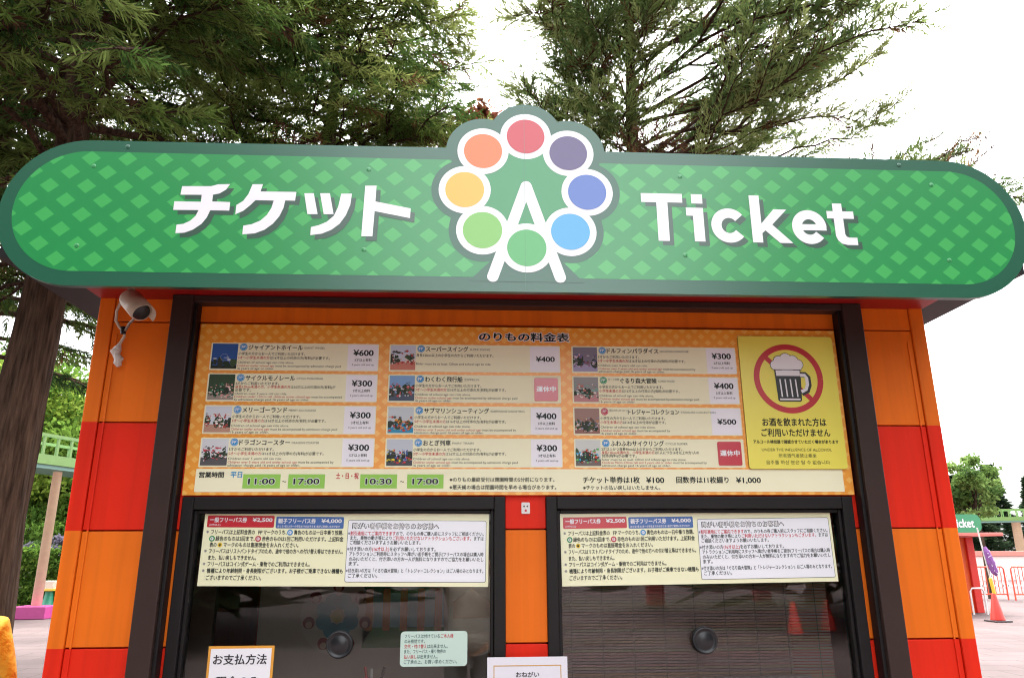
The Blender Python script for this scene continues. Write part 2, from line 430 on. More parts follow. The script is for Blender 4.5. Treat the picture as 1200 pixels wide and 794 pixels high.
M_FIELD = diamond_mat('green_diamond_print', lin(30, 140, 72), lin(62, 170, 86), .1135, .0985, .030, .0255, .012, .01, rough=.30)
fx, f0, f1 = 1.618, 2.334, 2.742; fr_ = (f1 - f0) / 2
fl = MB(); fl.poly([(fx - fr_ + fr_ * math.cos(R(t)), f0 + fr_ + fr_ * math.sin(R(t))) for t in range(-90, 91, 5)] +
                   [(-fx + fr_ + fr_ * math.cos(R(t)), f0 + fr_ + fr_ * math.sin(R(t))) for t in range(90, 271, 5)], YS - 0.00035, (.1, .4, .2))
fl.build('diamond_field', M_FIELD, sign)
em = MB()
em.poly([(EC[0] + far(R(t), .108) * math.cos(R(t)), EC[1] + far(R(t), .108) * math.sin(R(t))) for t in range(0, 360, 2)], YS - 0.00070, DK)
em.poly([(-.20, 2.32), (-.06, 2.46), (.03, 2.46), (.165, 2.32)], YS - 0.00080, DK)
em.disc(EC[0], EC[1], .2, YS - 0.00105, lin(40, 142, 82), 64)
for a, *_ in DISC: em.disc(*dpos(a), .0845, YS - 0.00126 - .00008 * [q[0] for q in DISC].index(a), WHITE)
for sx, ex in ((-1, -.124), (1, .089)):
    p0, p1 = (EC[0], 2.652), (ex, 2.336)
    em.stroke([p0, p1], .036, YS - 0.00154 - .0002 * (sx > 0), WHITE); em.disc(*p1, .018, YS - 0.00168 - .0002 * (sx > 0), WHITE, 20)
em.disc(EC[0], 2.652, .018, YS - 0.00171, WHITE, 20)
em.disc(*dpos(-90), .0842, YS - 0.00185, WHITE)
em.rect(-.0214, -.0206, 2.29, 2.95, YS - .0024, lin(70, 130, 100))
emo = em.build('wheel_emblem', M_GLOSS, sign)
for a, c, nm in DISC:
    d = MB(); d.disc(*dpos(a), .0630, YS - 0.00210, lin(*c, .85), 48); tag(d.build('coloured_disc', M_GLOSS, emo), nm + ' disc of the wheel emblem')
KATA = [[(-1.112, 2.626), (-1.022, 2.628), (-1.001, 2.635), (-0.963, 2.637), (-0.974, 2.617), (-0.993, 2.603), (-1.013, 2.598), (-1.013, 2.575), (-0.957, 2.574), (-0.957, 2.544), (-1.016, 2.544), (-1.024, 2.519), (-1.038, 2.497), (-1.062, 2.477), (-1.087, 2.466), (-1.114, 2.464), (-1.114, 2.493), (-1.094, 2.496), (-1.074, 2.507), (-1.059, 2.524), (-1.052, 2.544), (-1.13, 2.543), (-1.13, 2.573), (-1.048, 2.573), (-1.048, 2.597), (-1.114, 2.596)],
        [(-0.893, 2.638), (-0.86, 2.639), (-0.866, 2.613), (-0.753, 2.614), (-0.755, 2.583), (-0.786, 2.583), (-0.789, 2.558), (-0.8, 2.528), (-0.818, 2.502), (-0.842, 2.481), (-0.871, 2.468), (-0.909, 2.464), (-0.909, 2.494), (-0.884, 2.499), (-0.858, 2.512), (-0.839, 2.532), (-0.827, 2.557), (-0.822, 2.582), (-0.879, 2.582), (-0.893, 2.565), (-0.914, 2.544), (-0.937, 2.532), (-0.937, 2.564), (-0.917, 2.579), (-0.903, 2.603)],
        [(-0.728, 2.61), (-0.698, 2.611), (-0.681, 2.538), (-0.713, 2.537)], [(-0.678, 2.611), (-0.647, 2.612), (-0.631, 2.539), (-0.662, 2.538)],
        [(-0.611, 2.611), (-0.577, 2.612), (-0.58, 2.573), (-0.592, 2.536), (-0.61, 2.506), (-0.634, 2.485), (-0.663, 2.471), (-0.699, 2.465), (-0.699, 2.493), (-0.675, 2.5), (-0.651, 2.512), (-0.63, 2.533), (-0.618, 2.565)],
        [(-0.536, 2.641), (-0.5, 2.642), (-0.501, 2.586), (-0.388, 2.564), (-0.389, 2.53), (-0.502, 2.552), (-0.505, 2.465), (-0.54, 2.464)]]
def arc(cx, cz, rx, rz, a0, a1, n=28): return [(cx + rx * math.cos(R(a0 + (a1 - a0) * i / n)), cz + rz * math.sin(R(a0 + (a1 - a0) * i / n))) for i in range(n + 1)]
def latin(mb, dx, dz, y, col):
    P = lambda pts, k=0.: mb.poly([(x + dx, z + dz) for x, z in pts], y - k, col)
    S = lambda pts, wd, k=0.: mb.stroke([(x + dx, z + dz) for x, z in pts], wd, y - k, col)
    bz, cz = 2.4675, 2.636
    P([(.361, cz), (.361, cz - .032), (.411, cz - .032), (.411, bz), (.448, bz), (.448, cz - .032), (.498, cz - .032), (.498, cz)])
    P([(.528, cz), (.565, cz), (.565, cz - .034), (.528, cz - .034)])
    P([(.508, 2.587), (.565, 2.587), (.565, bz), (.530, bz), (.530, 2.558), (.508, 2.558)])
    S(arc(.648, 2.526, .0425, .044, 38, 322), .034)
    P([(.722, cz), (.756, cz), (.756, bz), (.722, bz)])
    P([(.752, 2.531), (.801, 2.587), (.845, 2.587), (.792, 2.532), (.856, bz), (.812, bz), (.767, 2.511), (.752, 2.497)], .0001)
    S(arc(.916, 2.526, .0415, .044, -2, 322, 32), .033)
    P([(.886, 2.536), (.973, 2.536), (.973, 2.514), (.886, 2.514)], .0001)
    P([(1.002, 2.613), (1.034, 2.613), (1.034, 2.585), (1.071, 2.585), (1.071, 2.558), (1.034, 2.558), (1.034, 2.503), (1.038, 2.494), (1.047, 2.491), (1.073, 2.491), (1.073, bz - .003),
       (1.038, bz - .003), (1.020, bz + .001), (1.008, bz + .012), (1.002, bz + .028), (1.002, 2.558), (.980, 2.558), (.980, 2.585), (1.002, 2.585)])
SHD = lin(54, 84, 70)
lk = MB()
for i, p in enumerate(KATA):
    lk.poly([(x + .014, z - .0145) for x, z in p], YS - 0.00070 - .0001 * i, SHD); lk.poly(p, YS - 0.00140 - .0001 * i, WHITE)
lk.build('katakana_lettering', M_GLOSS, sign)
ll = MB(); latin(ll, .014, -.0145, YS - 0.00070, SHD); latin(ll, 0, 0, YS - 0.00140, WHITE); ll.build('latin_lettering', M_GLOSS, sign)
for x, z in ((-1.299, 2.762), (-.528, 2.70), (-.53, 2.42), (-1.395, 2.69), (-1.406, 2.417), (.497, 2.70), (.495, 2.42), (1.374, 2.417), (1.256, 2.762), (1.358, 2.69)):
    s_ = MB(); s_.lathe((x, YS - 0.00035, z), (0, -1, 0), [(0, .0075), (.0006, .0075), (.0012, .006), (.0013, .001)], 16, DK if z > 2.75 else lin(40, 140, 76)); s_.build('screw_cap', M_GLOSS, sign)

# ------------------------------------------------------------------ fare board
YB = -.016
board = thing('fare_board', (0, 0, 1.69), 'orange diamond patterned ride price board with twelve ride entries under the sign', 'price board')
b = MB(); b.box(-1.145, 1.152, YB, -.002, 1.692, 2.287)
M_ORD = diamond_mat('orange_diamond_print', lin(244, 158, 30), lin(250, 188, 84), .0465, .045, .0125, .0115, 0, .01, rough=.4)
b.build('panel', M_ORD, board)
t = MB()
t.text('のりもの料金表', -.166, .168, 2.231, 2.271, YB - .0005, WHITE, off=.075)
t.text('のりもの料金表', -.162, .164, 2.2345, 2.2675, YB - .001, INK, off=.02)
t.build('title', M_INK, board)
JP1 = '小学生の方からお一人でご利用いただけます。'
EN1 = 'Children of school age can ride alone.'
K_, RD = INK, REDINK
def STD(a='3才'): return [[(JP1, K_)], [(a + '〜小学生未満の方', RD), ('は16才以上の付添の方(有料)が必要です。', K_)], None,
                       [(EN1, K_)], [('Children under school age', RD), (' must be accompanied by admission charge paid', K_)], [('16 years of age or older.', K_)]]
def OVR(n): return [[('%d才からご利用いただけます。' % n, K_)], [('%d才〜小学生未満の方' % n, RD), ('は16才以上の付添の方(有料)が必要です。', K_)], None,
                    [('Children over %d years old can ride.' % n, K_)], [('Children over %d years old and under school age' % n, RD), (' must be accompanied by', K_)], [('admission charge paid 16 years of age or older.', K_)]]
BL, GR, RB = lin(60, 150, 210), lin(60, 150, 90), lin(190, 40, 60)
RIDES = [
 ('ジャイアントホイール', 'GIANT WHEEL', BL, STD(), '¥600', 3, None),
 ('サイクルモノレール', 'CYCLE MONORAIL', BL, [[('3才からご利用いただけます。', K_)], [('身長120cm未満の方、小学生未満の方', RD), ('は16才以上の付添の方(有料)が', K_)], [('必要です。', K_)],
   [('Children over 3 years old can ride.', K_)], [('Children under 120cm tall, children under school age', RD), (' must be accompanied', K_)], [('by admission charge paid 16 years of age or older.', K_)]], '¥300', 3, None),
 ('メリーゴーランド', 'MERRY-GO-ROUND', BL, STD(), '¥300', 3, None),
 ('ドラゴンコースター', 'DRAGON COASTER', BL, OVR(5), '¥300', 5, None),
 ('スーパースイング', 'SUPER SWING', BL, [[('身長120cm以上の小学生の方からご利用いただけます。', K_)], None, None, [('Rider must be at least 120cm and school age to ride.', K_)], None, None], '¥400', 0, None),
 ('わくわく飛行船', 'ZEPPELIN', BL, STD(), '', 3, None),
 ('サブマリンシューティング', 'SUBMARINE SHOOTING', BL, [[(JP1, K_)], [('3才〜小学生未満の方', RD), ('は16才以上の付添の方(有料)が必要です。', K_)], None, [(EN1, K_)],
   [('Children over 3 years old and under school age', RD), (' must be accompanied by', K_)], [('admission charge paid 16 years of age or older.', K_)]], '¥400', 3, None),
 ('おとぎ列車', 'FAIRY TRAIN', BL, STD(), '¥300', 3, None),
 ('ドルフィンパラダイス', 'DOLPHIN PARADISE', BL, OVR(3), '¥300', 3, None),
 ('ぐるり森大冒険', 'CARD MAZE', GR, [[(JP1, K_)], [('小学生未満の方', RD), ('は16才以上の付添の方(有料)が必要です。', K_)], None, [(EN1, K_)],
   [('Children under school age', RD), (' must be accompanied by admission charge paid', K_)], [('16 years of age or older.', K_)]], '¥400', 3, 'カード迷路'),
 ('トレジャーコレクション', 'TREASURE COLLECTION', RB, [[(JP1, K_)], [('小学生未満の方', RD), ('は16才以上の付添が必要です。', K_)], None, [(EN1, K_)],
   [('Children under school age', RD), (' must be accompanied by', K_)], [('16 years of age or older.', K_)]], '¥500', 0, '宝石さがしわくわく'),
 ('ふわふわサイクリング', 'CYCLE SLIDER', BL, [[('3才以上かつ身長90cm以上の方からご利用いただけます。', K_)], [('身長120cm未満の方、小学生未満の方', RD), ('は1人につき16才以上の方1人の', K_)], [('付添(有料)が必要です。', K_)],
   [('Rider must be at least 120cm and school age to ride alone.', K_)], [('Children 90cm-120cm tall and 3 years old or older', RD), (' must be accompanied by', K_)], [('admission charge paid 16 years of age or older.', K_)]], '', 3, None)]
SKYC, TREE_, GRD = lin(120, 165, 215), lin(52, 70, 50), lin(170, 120, 105)
def picture(k, x0, x1, z0, z1, y):
    """small printed ride photograph: sky, trees, ground and the ride's own silhouette"""
    p = MB(); W_, H_ = x1 - x0, z1 - z0; rnd = random.Random(k)
    X = lambda u: x0 + u * W_; Z = lambda v: z0 + v * H_
    skyc = [lin(52, 92, 160), lin(60, 80, 60), lin(215, 222, 232), lin(214, 218, 222), lin(205, 215, 230), lin(130, 170, 215), lin(200, 210, 215), lin(196, 204, 214), lin(130, 125, 140), lin(150, 150, 150), lin(160, 130, 120), lin(210, 215, 210)][k]
    p.rect(x0, x1, z0, z1, y, skyc)
    hz = [.12, .2, .3, .3, .35, .3, .2, .2, .3, .3, .2, .25][k]
    gc = [lin(40, 50, 40), lin(160, 150, 140), lin(190, 150, 130), lin(90, 90, 92), lin(205, 130, 112), lin(80, 92, 110), lin(60, 150, 190), lin(80, 80, 85), lin(165, 160, 190), lin(195, 140, 140), lin(150, 110, 100), lin(120, 110, 105)][k]
    p.rect(x0, x1, z0, Z(hz), y - .0002, gc)
    lay = .0004
    def blob(u, v, ru, rv, c, n=9):
        nonlocal lay
        p.poly([(min(max(X(u + ru * math.cos(2 * math.pi * i / n) * rnd.uniform(.75, 1.15)), x0), x1), min(max(Z(v + rv * math.sin(2 * math.pi * i / n) * rnd.uniform(.75, 1.15)), z0), z1)) for i in range(n)], y - lay, c); lay += .00003
    for i in range(10): blob(rnd.random(), hz + rnd.uniform(0, .22), rnd.uniform(.07, .18), rnd.uniform(.06, .22), [lin(40, 58, 42), lin(66, 86, 56), lin(52, 60, 52)][i % 3])
    pal = [[(190, 205, 220)], [(225, 215, 205), (60, 120, 90), (210, 160, 150)], [(180, 80, 70), (235, 230, 225)], [(60, 60, 62), (190, 70, 80), (230, 230, 230)], [(180, 70, 60), (225, 210, 200), (70, 70, 70)],
           [(220, 225, 230), (70, 80, 70), (200, 90, 100)], [(40, 150, 200), (230, 160, 70), (200, 70, 60)], [(40, 40, 48), (70, 100, 170), (210, 60, 70), (235, 210, 70)], [(215, 205, 215), (150, 90, 110), (110, 110, 150)],
           [(230, 225, 220), (190, 120, 110), (130, 170, 160)], [(190, 140, 110), (120, 80, 70), (220, 210, 205), (150, 150, 170)], [(110, 190, 110), (215, 80, 60), (70, 180, 215), (70, 70, 75), (225, 225, 225)]][k]
    for i in range(5 if k == 0 else 70):
        c = pal[i % len(pal)] if i % 9 else (90, 92, 88); blob(rnd.uniform(.03, .97), rnd.uniform(hz - .12, hz + .42), rnd.uniform(.02, .10) * (1 - i / 110), rnd.uniform(.012, .07) * (1 - i / 110), lin(*c), rnd.choice((5, 7, 9)))
    if k == 0:
        p.ring(X(.5), Z(.45), .012, .0126, y - .0015, lin(200, 210, 220), 20)
    return p
CX = [(-1.102, .585), (-.480, .610), (.171, .602)]; CT = [2.219, 2.1085, 1.996, 1.884]
for k, (jp, en, bc, lines, price, age, pre) in enumerate(RIDES):
    (x0, wd), zt_ = CX[k // 4], CT[k % 4]; zb_ = zt_ - .0995
    c = MB(); c.rect(x0, x0 + wd, zb_, zt_, YB - .001, CREAM, .004)
    card = c.build('ride_card', M_INK, board)
    picture(k, x0 + .005, x0 + .093, zb_ + .0055, zt_ - .004, YB - .0016).build('ride_photo', M_INK, card)
    q = MB(); q.disc(x0 + .112, zt_ - .0155, .0132, YB - .0016, bc, 28); q.disc(x0 + .112, zt_ - .0155, .0108, YB - .0018, lin(230, 240, 245), 28); q.disc(x0 + .112, zt_ - .0155, .0100, YB - .0020, bc, 28)
    q.text('FP', x0 + .1055, x0 + .1185, zt_ - .0205, zt_ - .0105, YB - .0023, WHITE, off=.02); q.build('pass_badge', M_INK, card)
    t = MB(); tx = x0 + .129
    if pre:
        t.line([(pre, K_)], tx, zt_ - .0115, .009, YB - .0016, tx + .009 * len(pre) * .62 + .012); tx += .009 * len(pre) * .62 + .016
    n = len(jp); em_ = min(.0188, .235 / n * (1.0 if not pre else .78)); we = em_ * n
    t.line([(jp, K_)], tx, zt_ - .0165, .0208, YB - .0016, tx + we, off=.018)
    t.text(en, tx + we + .006, tx + we + .006 + .0066 * len(en), zt_ - .0205, zt_ - .0135, YB - .0016, lin(90, 100, 92))
    zz = [.0385, .0530, .0655, .0705, .0825, .0925] if not lines[2] else [.0360, .0478, .0590, .0715, .0820, .0922]
    for i, L in enumerate(lines):
        if not L: continue
        s_ = ''.join(a for a, _ in L); jpn = i < 3
        zi = zz[i] if lines[2] or not jpn else zz[i] + .001
        wl = sum((.0110 if ord(ch) > 255 else .0064) for ch in s_) if jpn else .00512 * len(s_)
        t.line(L, x0 + .096, zt_ - zi, .0122 if jpn else .0112, YB - .0016, min(x0 + .096 + wl, x0 + .468), off=.006 if jpn else 0.)
    t.build('lettering', M_INK, card)
    if price:
        q = MB(); q.rect(x0 + wd - .109, x0 + wd - .003, zb_ + .003, zt_ - .003, YB - .0013, lin(240, 240, 246))
        pc = x0 + wd - .054
        if age:
            q.text(price, pc - .0355, pc + .0355, zt_ - .044, zt_ - .0215, YB - .0018, K_, off=.02)
            q.text('%d才以上有料' % age, pc - .030, pc + .030, zt_ - .0645, zt_ - .0535, YB - .0018, K_, off=.012)
            q.text('%d years old and up' % age, pc - .039, pc + .039, zt_ - .0815, zt_ - .0725, YB - .0018, K_)
        else: q.text(price, pc - .034, pc + .034, zt_ - .060, zt_ - .040, YB - .0018, K_, off=.02)
        q.build('price_plate', M_INK, card)
    else:
        q = MB(); pc = x0 + wd - .053; q.prism(rrect(pc - .042, pc + .042, zb_ + .008, zt_ - .009, .005), YB - .004, YB - .0011, lin(196, 36, 58))
        q.text('運休中', pc - .035, pc + .035, zb_ + .040, zb_ + .061, YB - .0045, WHITE, off=.03)
        q.build('closed_plate', M_GLOSS, card)
hb = MB(); hb.rect(-1.107, 1.118, 1.702, 1.779, YB - .001, CREAM, .003)
y1 = YB - .0016; y2 = YB - .002
hb.text('営業時間', -1.096, -1.014, 1.749, 1.769, y1, K_, off=.02)
hb.text('平日', -.992, -.954, 1.749, 1.769, y1, lin(60, 150, 205), off=.02)
LG = lin(150, 205, 92)
for x0, x1, s_ in ((-.950, -.826, '11:00'), (-.800, -.678, '17:00'), (-.560, -.436, '10:30'), (-.402, -.279, '17:00')):
    hb.rect(x0, x1, 1.714, 1.761, y1, LG); hb.text(s_, x0 + .016, x1 - .016, 1.725, 1.749, y2, WHITE, off=.05); hb.text(s_, x0 + .018, x1 - .018, 1.727, 1.747, y2 - .0003, K_, off=.015)
for x in (-.813, -.419): hb.text('〜', x - .007, x + .007, 1.734, 1.739, y1, K_, off=.02)
hb.text('土・日・祝', -.642, -.566, 1.745, 1.766, y1, REDINK, off=.02)
hb.line([('※のりもの最終受付は閉園時間の5分前になります。', K_)], -.258, 1.743, .0165, y1, .100, off=.012)
hb.line([('※悪天候の場合は閉園時間を早める場合があります。', K_)], -.258, 1.7175, .0165, y1, .106, off=.012)
hb.line([('チケット単券は1枚', K_)], .199, 1.742, .0235, y1, .396, off=.018); hb.line([('¥100', K_)], .419, 1.742, .0265, y1, .481, off=.018)
hb.line([('回数券は11枚綴り', K_)], .524, 1.742, .0235, y1, .708, off=.018); hb.line([('¥1,000', K_)], .735, 1.742, .0265, y1, .822, off=.018)
hb.line([('※チケットの払い戻しはいたしません。', K_)], .199, 1.716, .0165, y1, .466, off=.012)
hb.build('opening_hours_strip', M_INK, board)

# ------------------------------------------------------------------ yellow no-alcohol sign
YY = -.0235
ya = thing('no_alcohol_sign', (.96, 0, 1.78), 'yellow warning sign with crossed out beer mug on the price board', 'sign')
YC = lin(240, 230, 92)
p = MB(); p.prism(rrect(.784, 1.137, 1.780, 2.262, .010), YY, YB - .0002, YC, lin(170, 160, 50)); p.build('panel', M_GLOSS, ya)
q = MB(); cx, cz = .958, 2.104; RC = lin(196, 38, 52)
q.ring(cx, cz, .107, .128, YY - .0006, RC); q.stroke([(cx - .081, cz + .081), (cx + .081, cz - .081)], .017, YY - .0008, RC); q.build('prohibition_ring', M_GLOSS, ya)
q = MB(); BK = lin(38, 38, 40); yk = YY - .0014
q.poly([(.907, 2.150), (1.006, 2.150), (.9985, 2.024), (.994, 2.019), (.917, 2.019), (.9125, 2.024)], yk, BK)
q.stroke([(1.002, 2.118), (1.020, 2.118), (1.029, 2.108), (1.030, 2.080), (1.022, 2.060), (1.000, 2.050)], .021, yk + .0001, BK)
q.stroke([(1.001, 2.116), (1.018, 2.116), (1.0245, 2.106), (1.025, 2.082), (1.018, 2.064), (1.000, 2.055)], .012, yk - .0002, WHITE)
FO = [(.914, 2.153, .018), (.928, 2.168, .019), (.954, 2.176, .021), (.980, 2.170, .019), (.998, 2.156, .018), (.957, 2.156, .030)]
for i, (x, z, r_) in enumerate(FO): q.disc(x, z, r_ + .002, yk - .0003 - .00002 * i, BK, 28)
for i, (x, z, r_) in enumerate(FO): q.disc(x, z, r_, yk - .0005 - .00002 * i, WHITE, 28)
q.poly([(.902, 2.150), (1.010, 2.150), (1.008, 2.137), (.904, 2.137)], yk - .0007, WHITE)
q.stroke([(.904, 2.136), (1.009, 2.136)], .0025, yk - .0008, BK)
q.poly([(.912, 2.134), (1.001, 2.134), (1.000, 2.113), (.9135, 2.113)], yk - .0009, WHITE)
for x in (.926, .945, .964, .983): q.stroke([(x - .001, 2.101), (x + .0015, 2.036)], .0052, yk - .0009, WHITE)
q.poly([(.9175, 2.030), (.9935, 2.030), (.9925, 2.024), (.9185, 2.024)], yk - .0009, WHITE)
q.build('beer_mug', M_GLOSS, ya)
q = MB(); yt = YY - .0006; BT = lin(40, 42, 34)
q.text('お酒を飲まれた方は', .845, 1.078, 1.930, 1.960, yt, BT, off=.022); q.text('ご利用いただけません', .838, 1.088, 1.893, 1.922, yt, BT, off=.022)
q.text('アルコール検知器で確認させていただく場合があります', .806, 1.114, 1.868, 1.882, yt, BT, off=.02)
q.text('UNDER THE INFLUENCE OF ALCOHOL', .834, 1.086, 1.842, 1.852, yt, lin(70, 72, 50)); q.text('所有酒气者禁止乘坐', .892, 1.028, 1.819, 1.833, yt, lin(70, 72, 50)); q.text('음주를 하신 분은 탈 수 없습니다', .845, 1.074, 1.796, 1.810, yt, lin(70, 72, 50))
q.build('lettering', M_INK, ya)

# ------------------------------------------------------------------ pass notices on the window glass
YN = .016
def pass_notice():
    o = thing('pass_notice', (-.599, YN, 1.5165), 'cream free pass notice taped across the top of the left window', 'notice', 'pass notices on the windows')
    x0, x1, z0, z1 = -1.074, -.124, 1.399, 1.635
    s_ = MB(); s_.box(x0, x1, YN, YN + .002, z0, z1, lin(242, 242, 202)); s_.build('sheet', M_GLOSS, o)
    a = YN - .0008; b_ = YN - .0014; c_ = YN - .002
    q = MB(); q.rect(-1.064, -.844, 1.5855, 1.6235, a, lin(196, 26, 44), .004)
    q.text('一般フリーパス券', -1.056, -.934, 1.601, 1.618, b_, WHITE, off=.03); q.text('¥2,500', -.916, -.850, 1.602, 1.617, b_, WHITE, off=.03); q.text('(3才以上)', -1.056, -1.020, 1.589, 1.597, b_, WHITE, off=.015); q.build('red_banner', M_GLOSS, o)
    q = MB(); q.rect(-.838, -.613, 1.5835, 1.6215, a, lin(58, 104, 172), .004)
    q.text('親子フリーパス券', -.831, -.706, 1.599, 1.616, b_, WHITE, off=.03); q.text('¥4,000', -.688, -.620, 1.600, 1.615, b_, WHITE, off=.03)
    q.text('おとな1名と3才〜小学生までのお子さま1名がご利用いただけます', -.832, -.625, 1.5865, 1.594, b_, WHITE, off=.015); q.build('blue_banner', M_GLOSS, o)
    q = MB(); E_ = .0168; L = lambda s, zc, xa, xb: q.line([(s, K_)], xa, zc, E_, a, xb, off=.016)
    for zc in (1.570, 1.509, 1.468, 1.447): q.text('※', -1.064, -1.055, zc - .004, zc + .005, a, lin(120, 120, 140))
    L('フリーパスは上記料金表の', 1.570, -1.048, -.905); L('FP', 1.570, -.893, -.880); L('マークのうち、', 1.570, -.876, -.800); L('青色のものは一日中乗り放題、', 1.570, -.776, -.612)
    L('緑色のものは3回まで、', 1.549, -1.031, -.903); L('赤色のものは1回ご利用いただけます。上記料金', 1.549, -.879, -.611)
    L('表の', 1.529, -1.048, -1.026); L('マークのものは直接現金をお入れください。', 1.529, -1.003, -.758)
    L('フリーパスはリストバンドタイプのため、途中で他の方への付け替え等はできません。', 1.509, -1.048, -.610); L('また、払い戻しもできません。', 1.488, -1.048, -.893)
    L('フリーパスはコイン式ゲーム・乗物でのご利用はできません。', 1.468, -1.048, -.716)
    L('機種により年齢制限・身長制限がございます。お子様がご乗車できない機種も', 1.447, -1.048, -.606); L('ございますのでご了承ください。', 1.425, -1.048, -.870)
    for x, z, c in ((-.789, 1.570, BL), (-1.043, 1.549, GR), (-.892, 1.549, RB)):
        q.disc(x, z, .0095, a, c, 20); q.disc(x, z, .0055, b_, WHITE, 16); q.text('F', x - .002, x + .002, z - .003, z + .003, c_, c, off=.03)
    q.disc(-1.015, 1.529, .0075, a, lin(230, 200, 60), 20); q.text('¥', -1.019, -1.011, 1.5245, 1.5335, b_, K_, off=.03)
    q.build('left_lettering', M_INK, o)
    q = MB(); q.rect(-.5985, -.1325, 1.4125, 1.6125, a, lin(70, 84, 80), .006); q.rect(-.5970, -.1340, 1.414, 1.611, a - .0003, lin(240, 242, 248), .005); q.build('guest_panel', M_GLOSS, o)
    q = MB(); q.text('障がい者手帳をお持ちのお客様へ', -.584, -.292, 1.5825, 1.6035, b_, lin(40, 60, 55), off=.06); q.text('障がい者手帳をお持ちのお客様へ', -.581, -.295, 1.5845, 1.6015, b_ - .0004, WHITE, off=.012)
    e = .0148
    S_ = lambda segs, zc, xa, xb: q.line(segs, xa, zc, e, b_, xb, off=.014)
    xa, xb = -.588, -.141
    S_([('※', lin(120, 120, 140)), ('割引適用にてご案内できます', REDINK), ('ので、のりもの券ご購入前にスタッフにご相談ください。', K_)], 1.5685, xa - .008, xb)
    S_([('また、乗物の動き等により', K_), ('ご利用いただけないアトラクションもございます。', REDINK), ('まずは', K_)], 1.5535, xa, xb); S_([('ご相談くださいますようお願いいたします。', K_)], 1.539, xa, -.353)
    S_([('※', lin(120, 120, 140)), ('付き添いの方', K_), ('(16才以上)', REDINK), ('を必ずお願いしております。', K_)], 1.518, xa - .008, -.302)
    S_([('アトラクションご利用時にスタッフへ障がい者手帳をご提示(フリーパスの場合は購入時', K_)], 1.502, xa, xb); S_([('のみ)いただくと、付き添いの方お一人が無料になりますのでご協力をお願いいたし', K_)], 1.486, xa, xb); S_([('ます。', K_)], 1.471, xa, -.556)
    S_([('※', lin(120, 120, 140)), ('付き添いの方は「ぐるり森大冒険」と「トレジャーコレクション」はご入場のみとなります。', K_)], 1.449, xa - .008, xb); S_([('ご了承ください。', K_)], 1.433, xa, -.492)
    q.build('right_lettering', M_INK, o)
    return o
pn1 = pass_notice(); pn1.rotation_euler.y = R(.55)
pn2 = copy_tree(pn1); pn2.location.x = .5965; pn2.rotation_euler.y = R(-.6); pn2['label'] = 'cream free pass notice taped across the top of the right window'

# small sheets
o = thing('pass_rules_card', (-.30, .018, 1.15), 'small mint green rounded card with pass rules on the left window', 'notice')
q = MB(); q.prism(rrect(-.409, -.192, 1.152, 1.258, .012), .0185, .0215, lin(196, 222, 210)); q.build('card', M_GLOSS, o)
q = MB(); a = .0178; MI = lin(70, 100, 100)
for i, (segs, xb) in enumerate((([('フリーパスは付けている', MI), ('ご本人様', REDINK)], -.238), ([('のみ有効です。', MI)], -.330), ([('交代・付け替え', REDINK), ('は出来ません。', MI)], -.256), ([('また、フリーパス・乗り物券の', MI)], -.262), ([('払い戻し', REDINK), ('は出来ません。', MI)], -.288), ([('ご了承の上、お買い求めください。', MI)], -.225))):
    q.line(segs, -.396, 1.2435 - .0155 * i, .0135, a, xb, off=.008)
q.build('lettering', M_INK, o)
o = thing('payment_notice', (-.915, .016, 1.0), 'white payment method notice with an orange border in the lower left window corner', 'notice')
q = MB(); q.box(-1.018, -.811, .0175, .0215, .985, 1.220, lin(226, 160, 66)); q.box(-1.010, -.819, .0165, .0174, .993, 1.2125, lin(238, 238, 242)); q.build('sheet', M_INK, o)
q = MB(); q.text('お支払方法', -1.000, -.832, 1.165, 1.196, .0155, lin(50, 48, 52), off=.012); q.build('heading', M_INK, o)
q = MB(); q.text('現金のみ', -.985, -.85, 1.100, 1.132, .0155, lin(50, 48, 52), off=.012)
q.build('lettering', M_INK, o)
o = thing('request_notice', (0, -.04, .95), 'white request notice with thin gold border on the pillar between the windows', 'notice')
q = MB(); q.box(-.128, .128, -.034, -.030, .90, 1.183, lin(226, 224, 232)); q.box(-.10, .10, -.0298, -.0005, .93, 1.05, lin(200, 200, 205)); q.build('sheet', M_INK, o)
q = MB()
for x0, x1, z0, z1 in ((-.108, .108, 1.1565, 1.1592), (-.108, -.1053, .93, 1.1565), (.1053, .108, .93, 1.1565)): q.rect(x0, x1, z0, z1, -.0346, lin(205, 160, 80))
q.build('border', M_INK, o)
q = MB(); q.text('おねがい', -.037, .037, 1.124, 1.140, -.0346, lin(50, 45, 48), off=.012); q.build('lettering', M_INK, o)
o = thing('small_sticker', (.0015, 0, 1.63), 'tiny white rounded sticker above the pillar between the windows', 'sticker')
q = MB(); q.prism(rrect(-.013, .016, 1.630, 1.668, .004), -.004, -.0015, lin(228, 226, 222)); q.build('plate', M_INK, o)
q = MB(); q.disc(-.004, 1.655, .003, -.0046, lin(90, 80, 80), 12); q.disc(.007, 1.655, .003, -.0046, lin(90, 80, 80), 12); q.disc(.0015, 1.641, .004, -.0046, lin(200, 60, 70), 12); q.build('mark', M_INK, o)

# ------------------------------------------------------------------ security camera under the canopy
CW = lin(192, 174, 152)
sc_ = thing('security_camera', (-1.33, -.2, 2.38), 'beige cylinder security camera under the left end of the sign', 'security camera')
d = Vector((.094, -.075, -.088)).normalized(); b0 = Vector((-1.345, -.155, 2.336))
q = MB(); q.lathe(b0, d, [(0, .010), (.002, .025), (.010, .032), (.024, .034), (.112, .034), (.118, .033)], 28, CW); body = q.build('body', M_PAINT, sc_)
q = MB(); q.lathe(b0 + d * .1185, d, [(0, .029), (.002, .028), (.0022, .018), (.006, .012), (.007, .001)], 24, lin(20, 20, 24)); q.build('lens', M_PLASTIC, body)
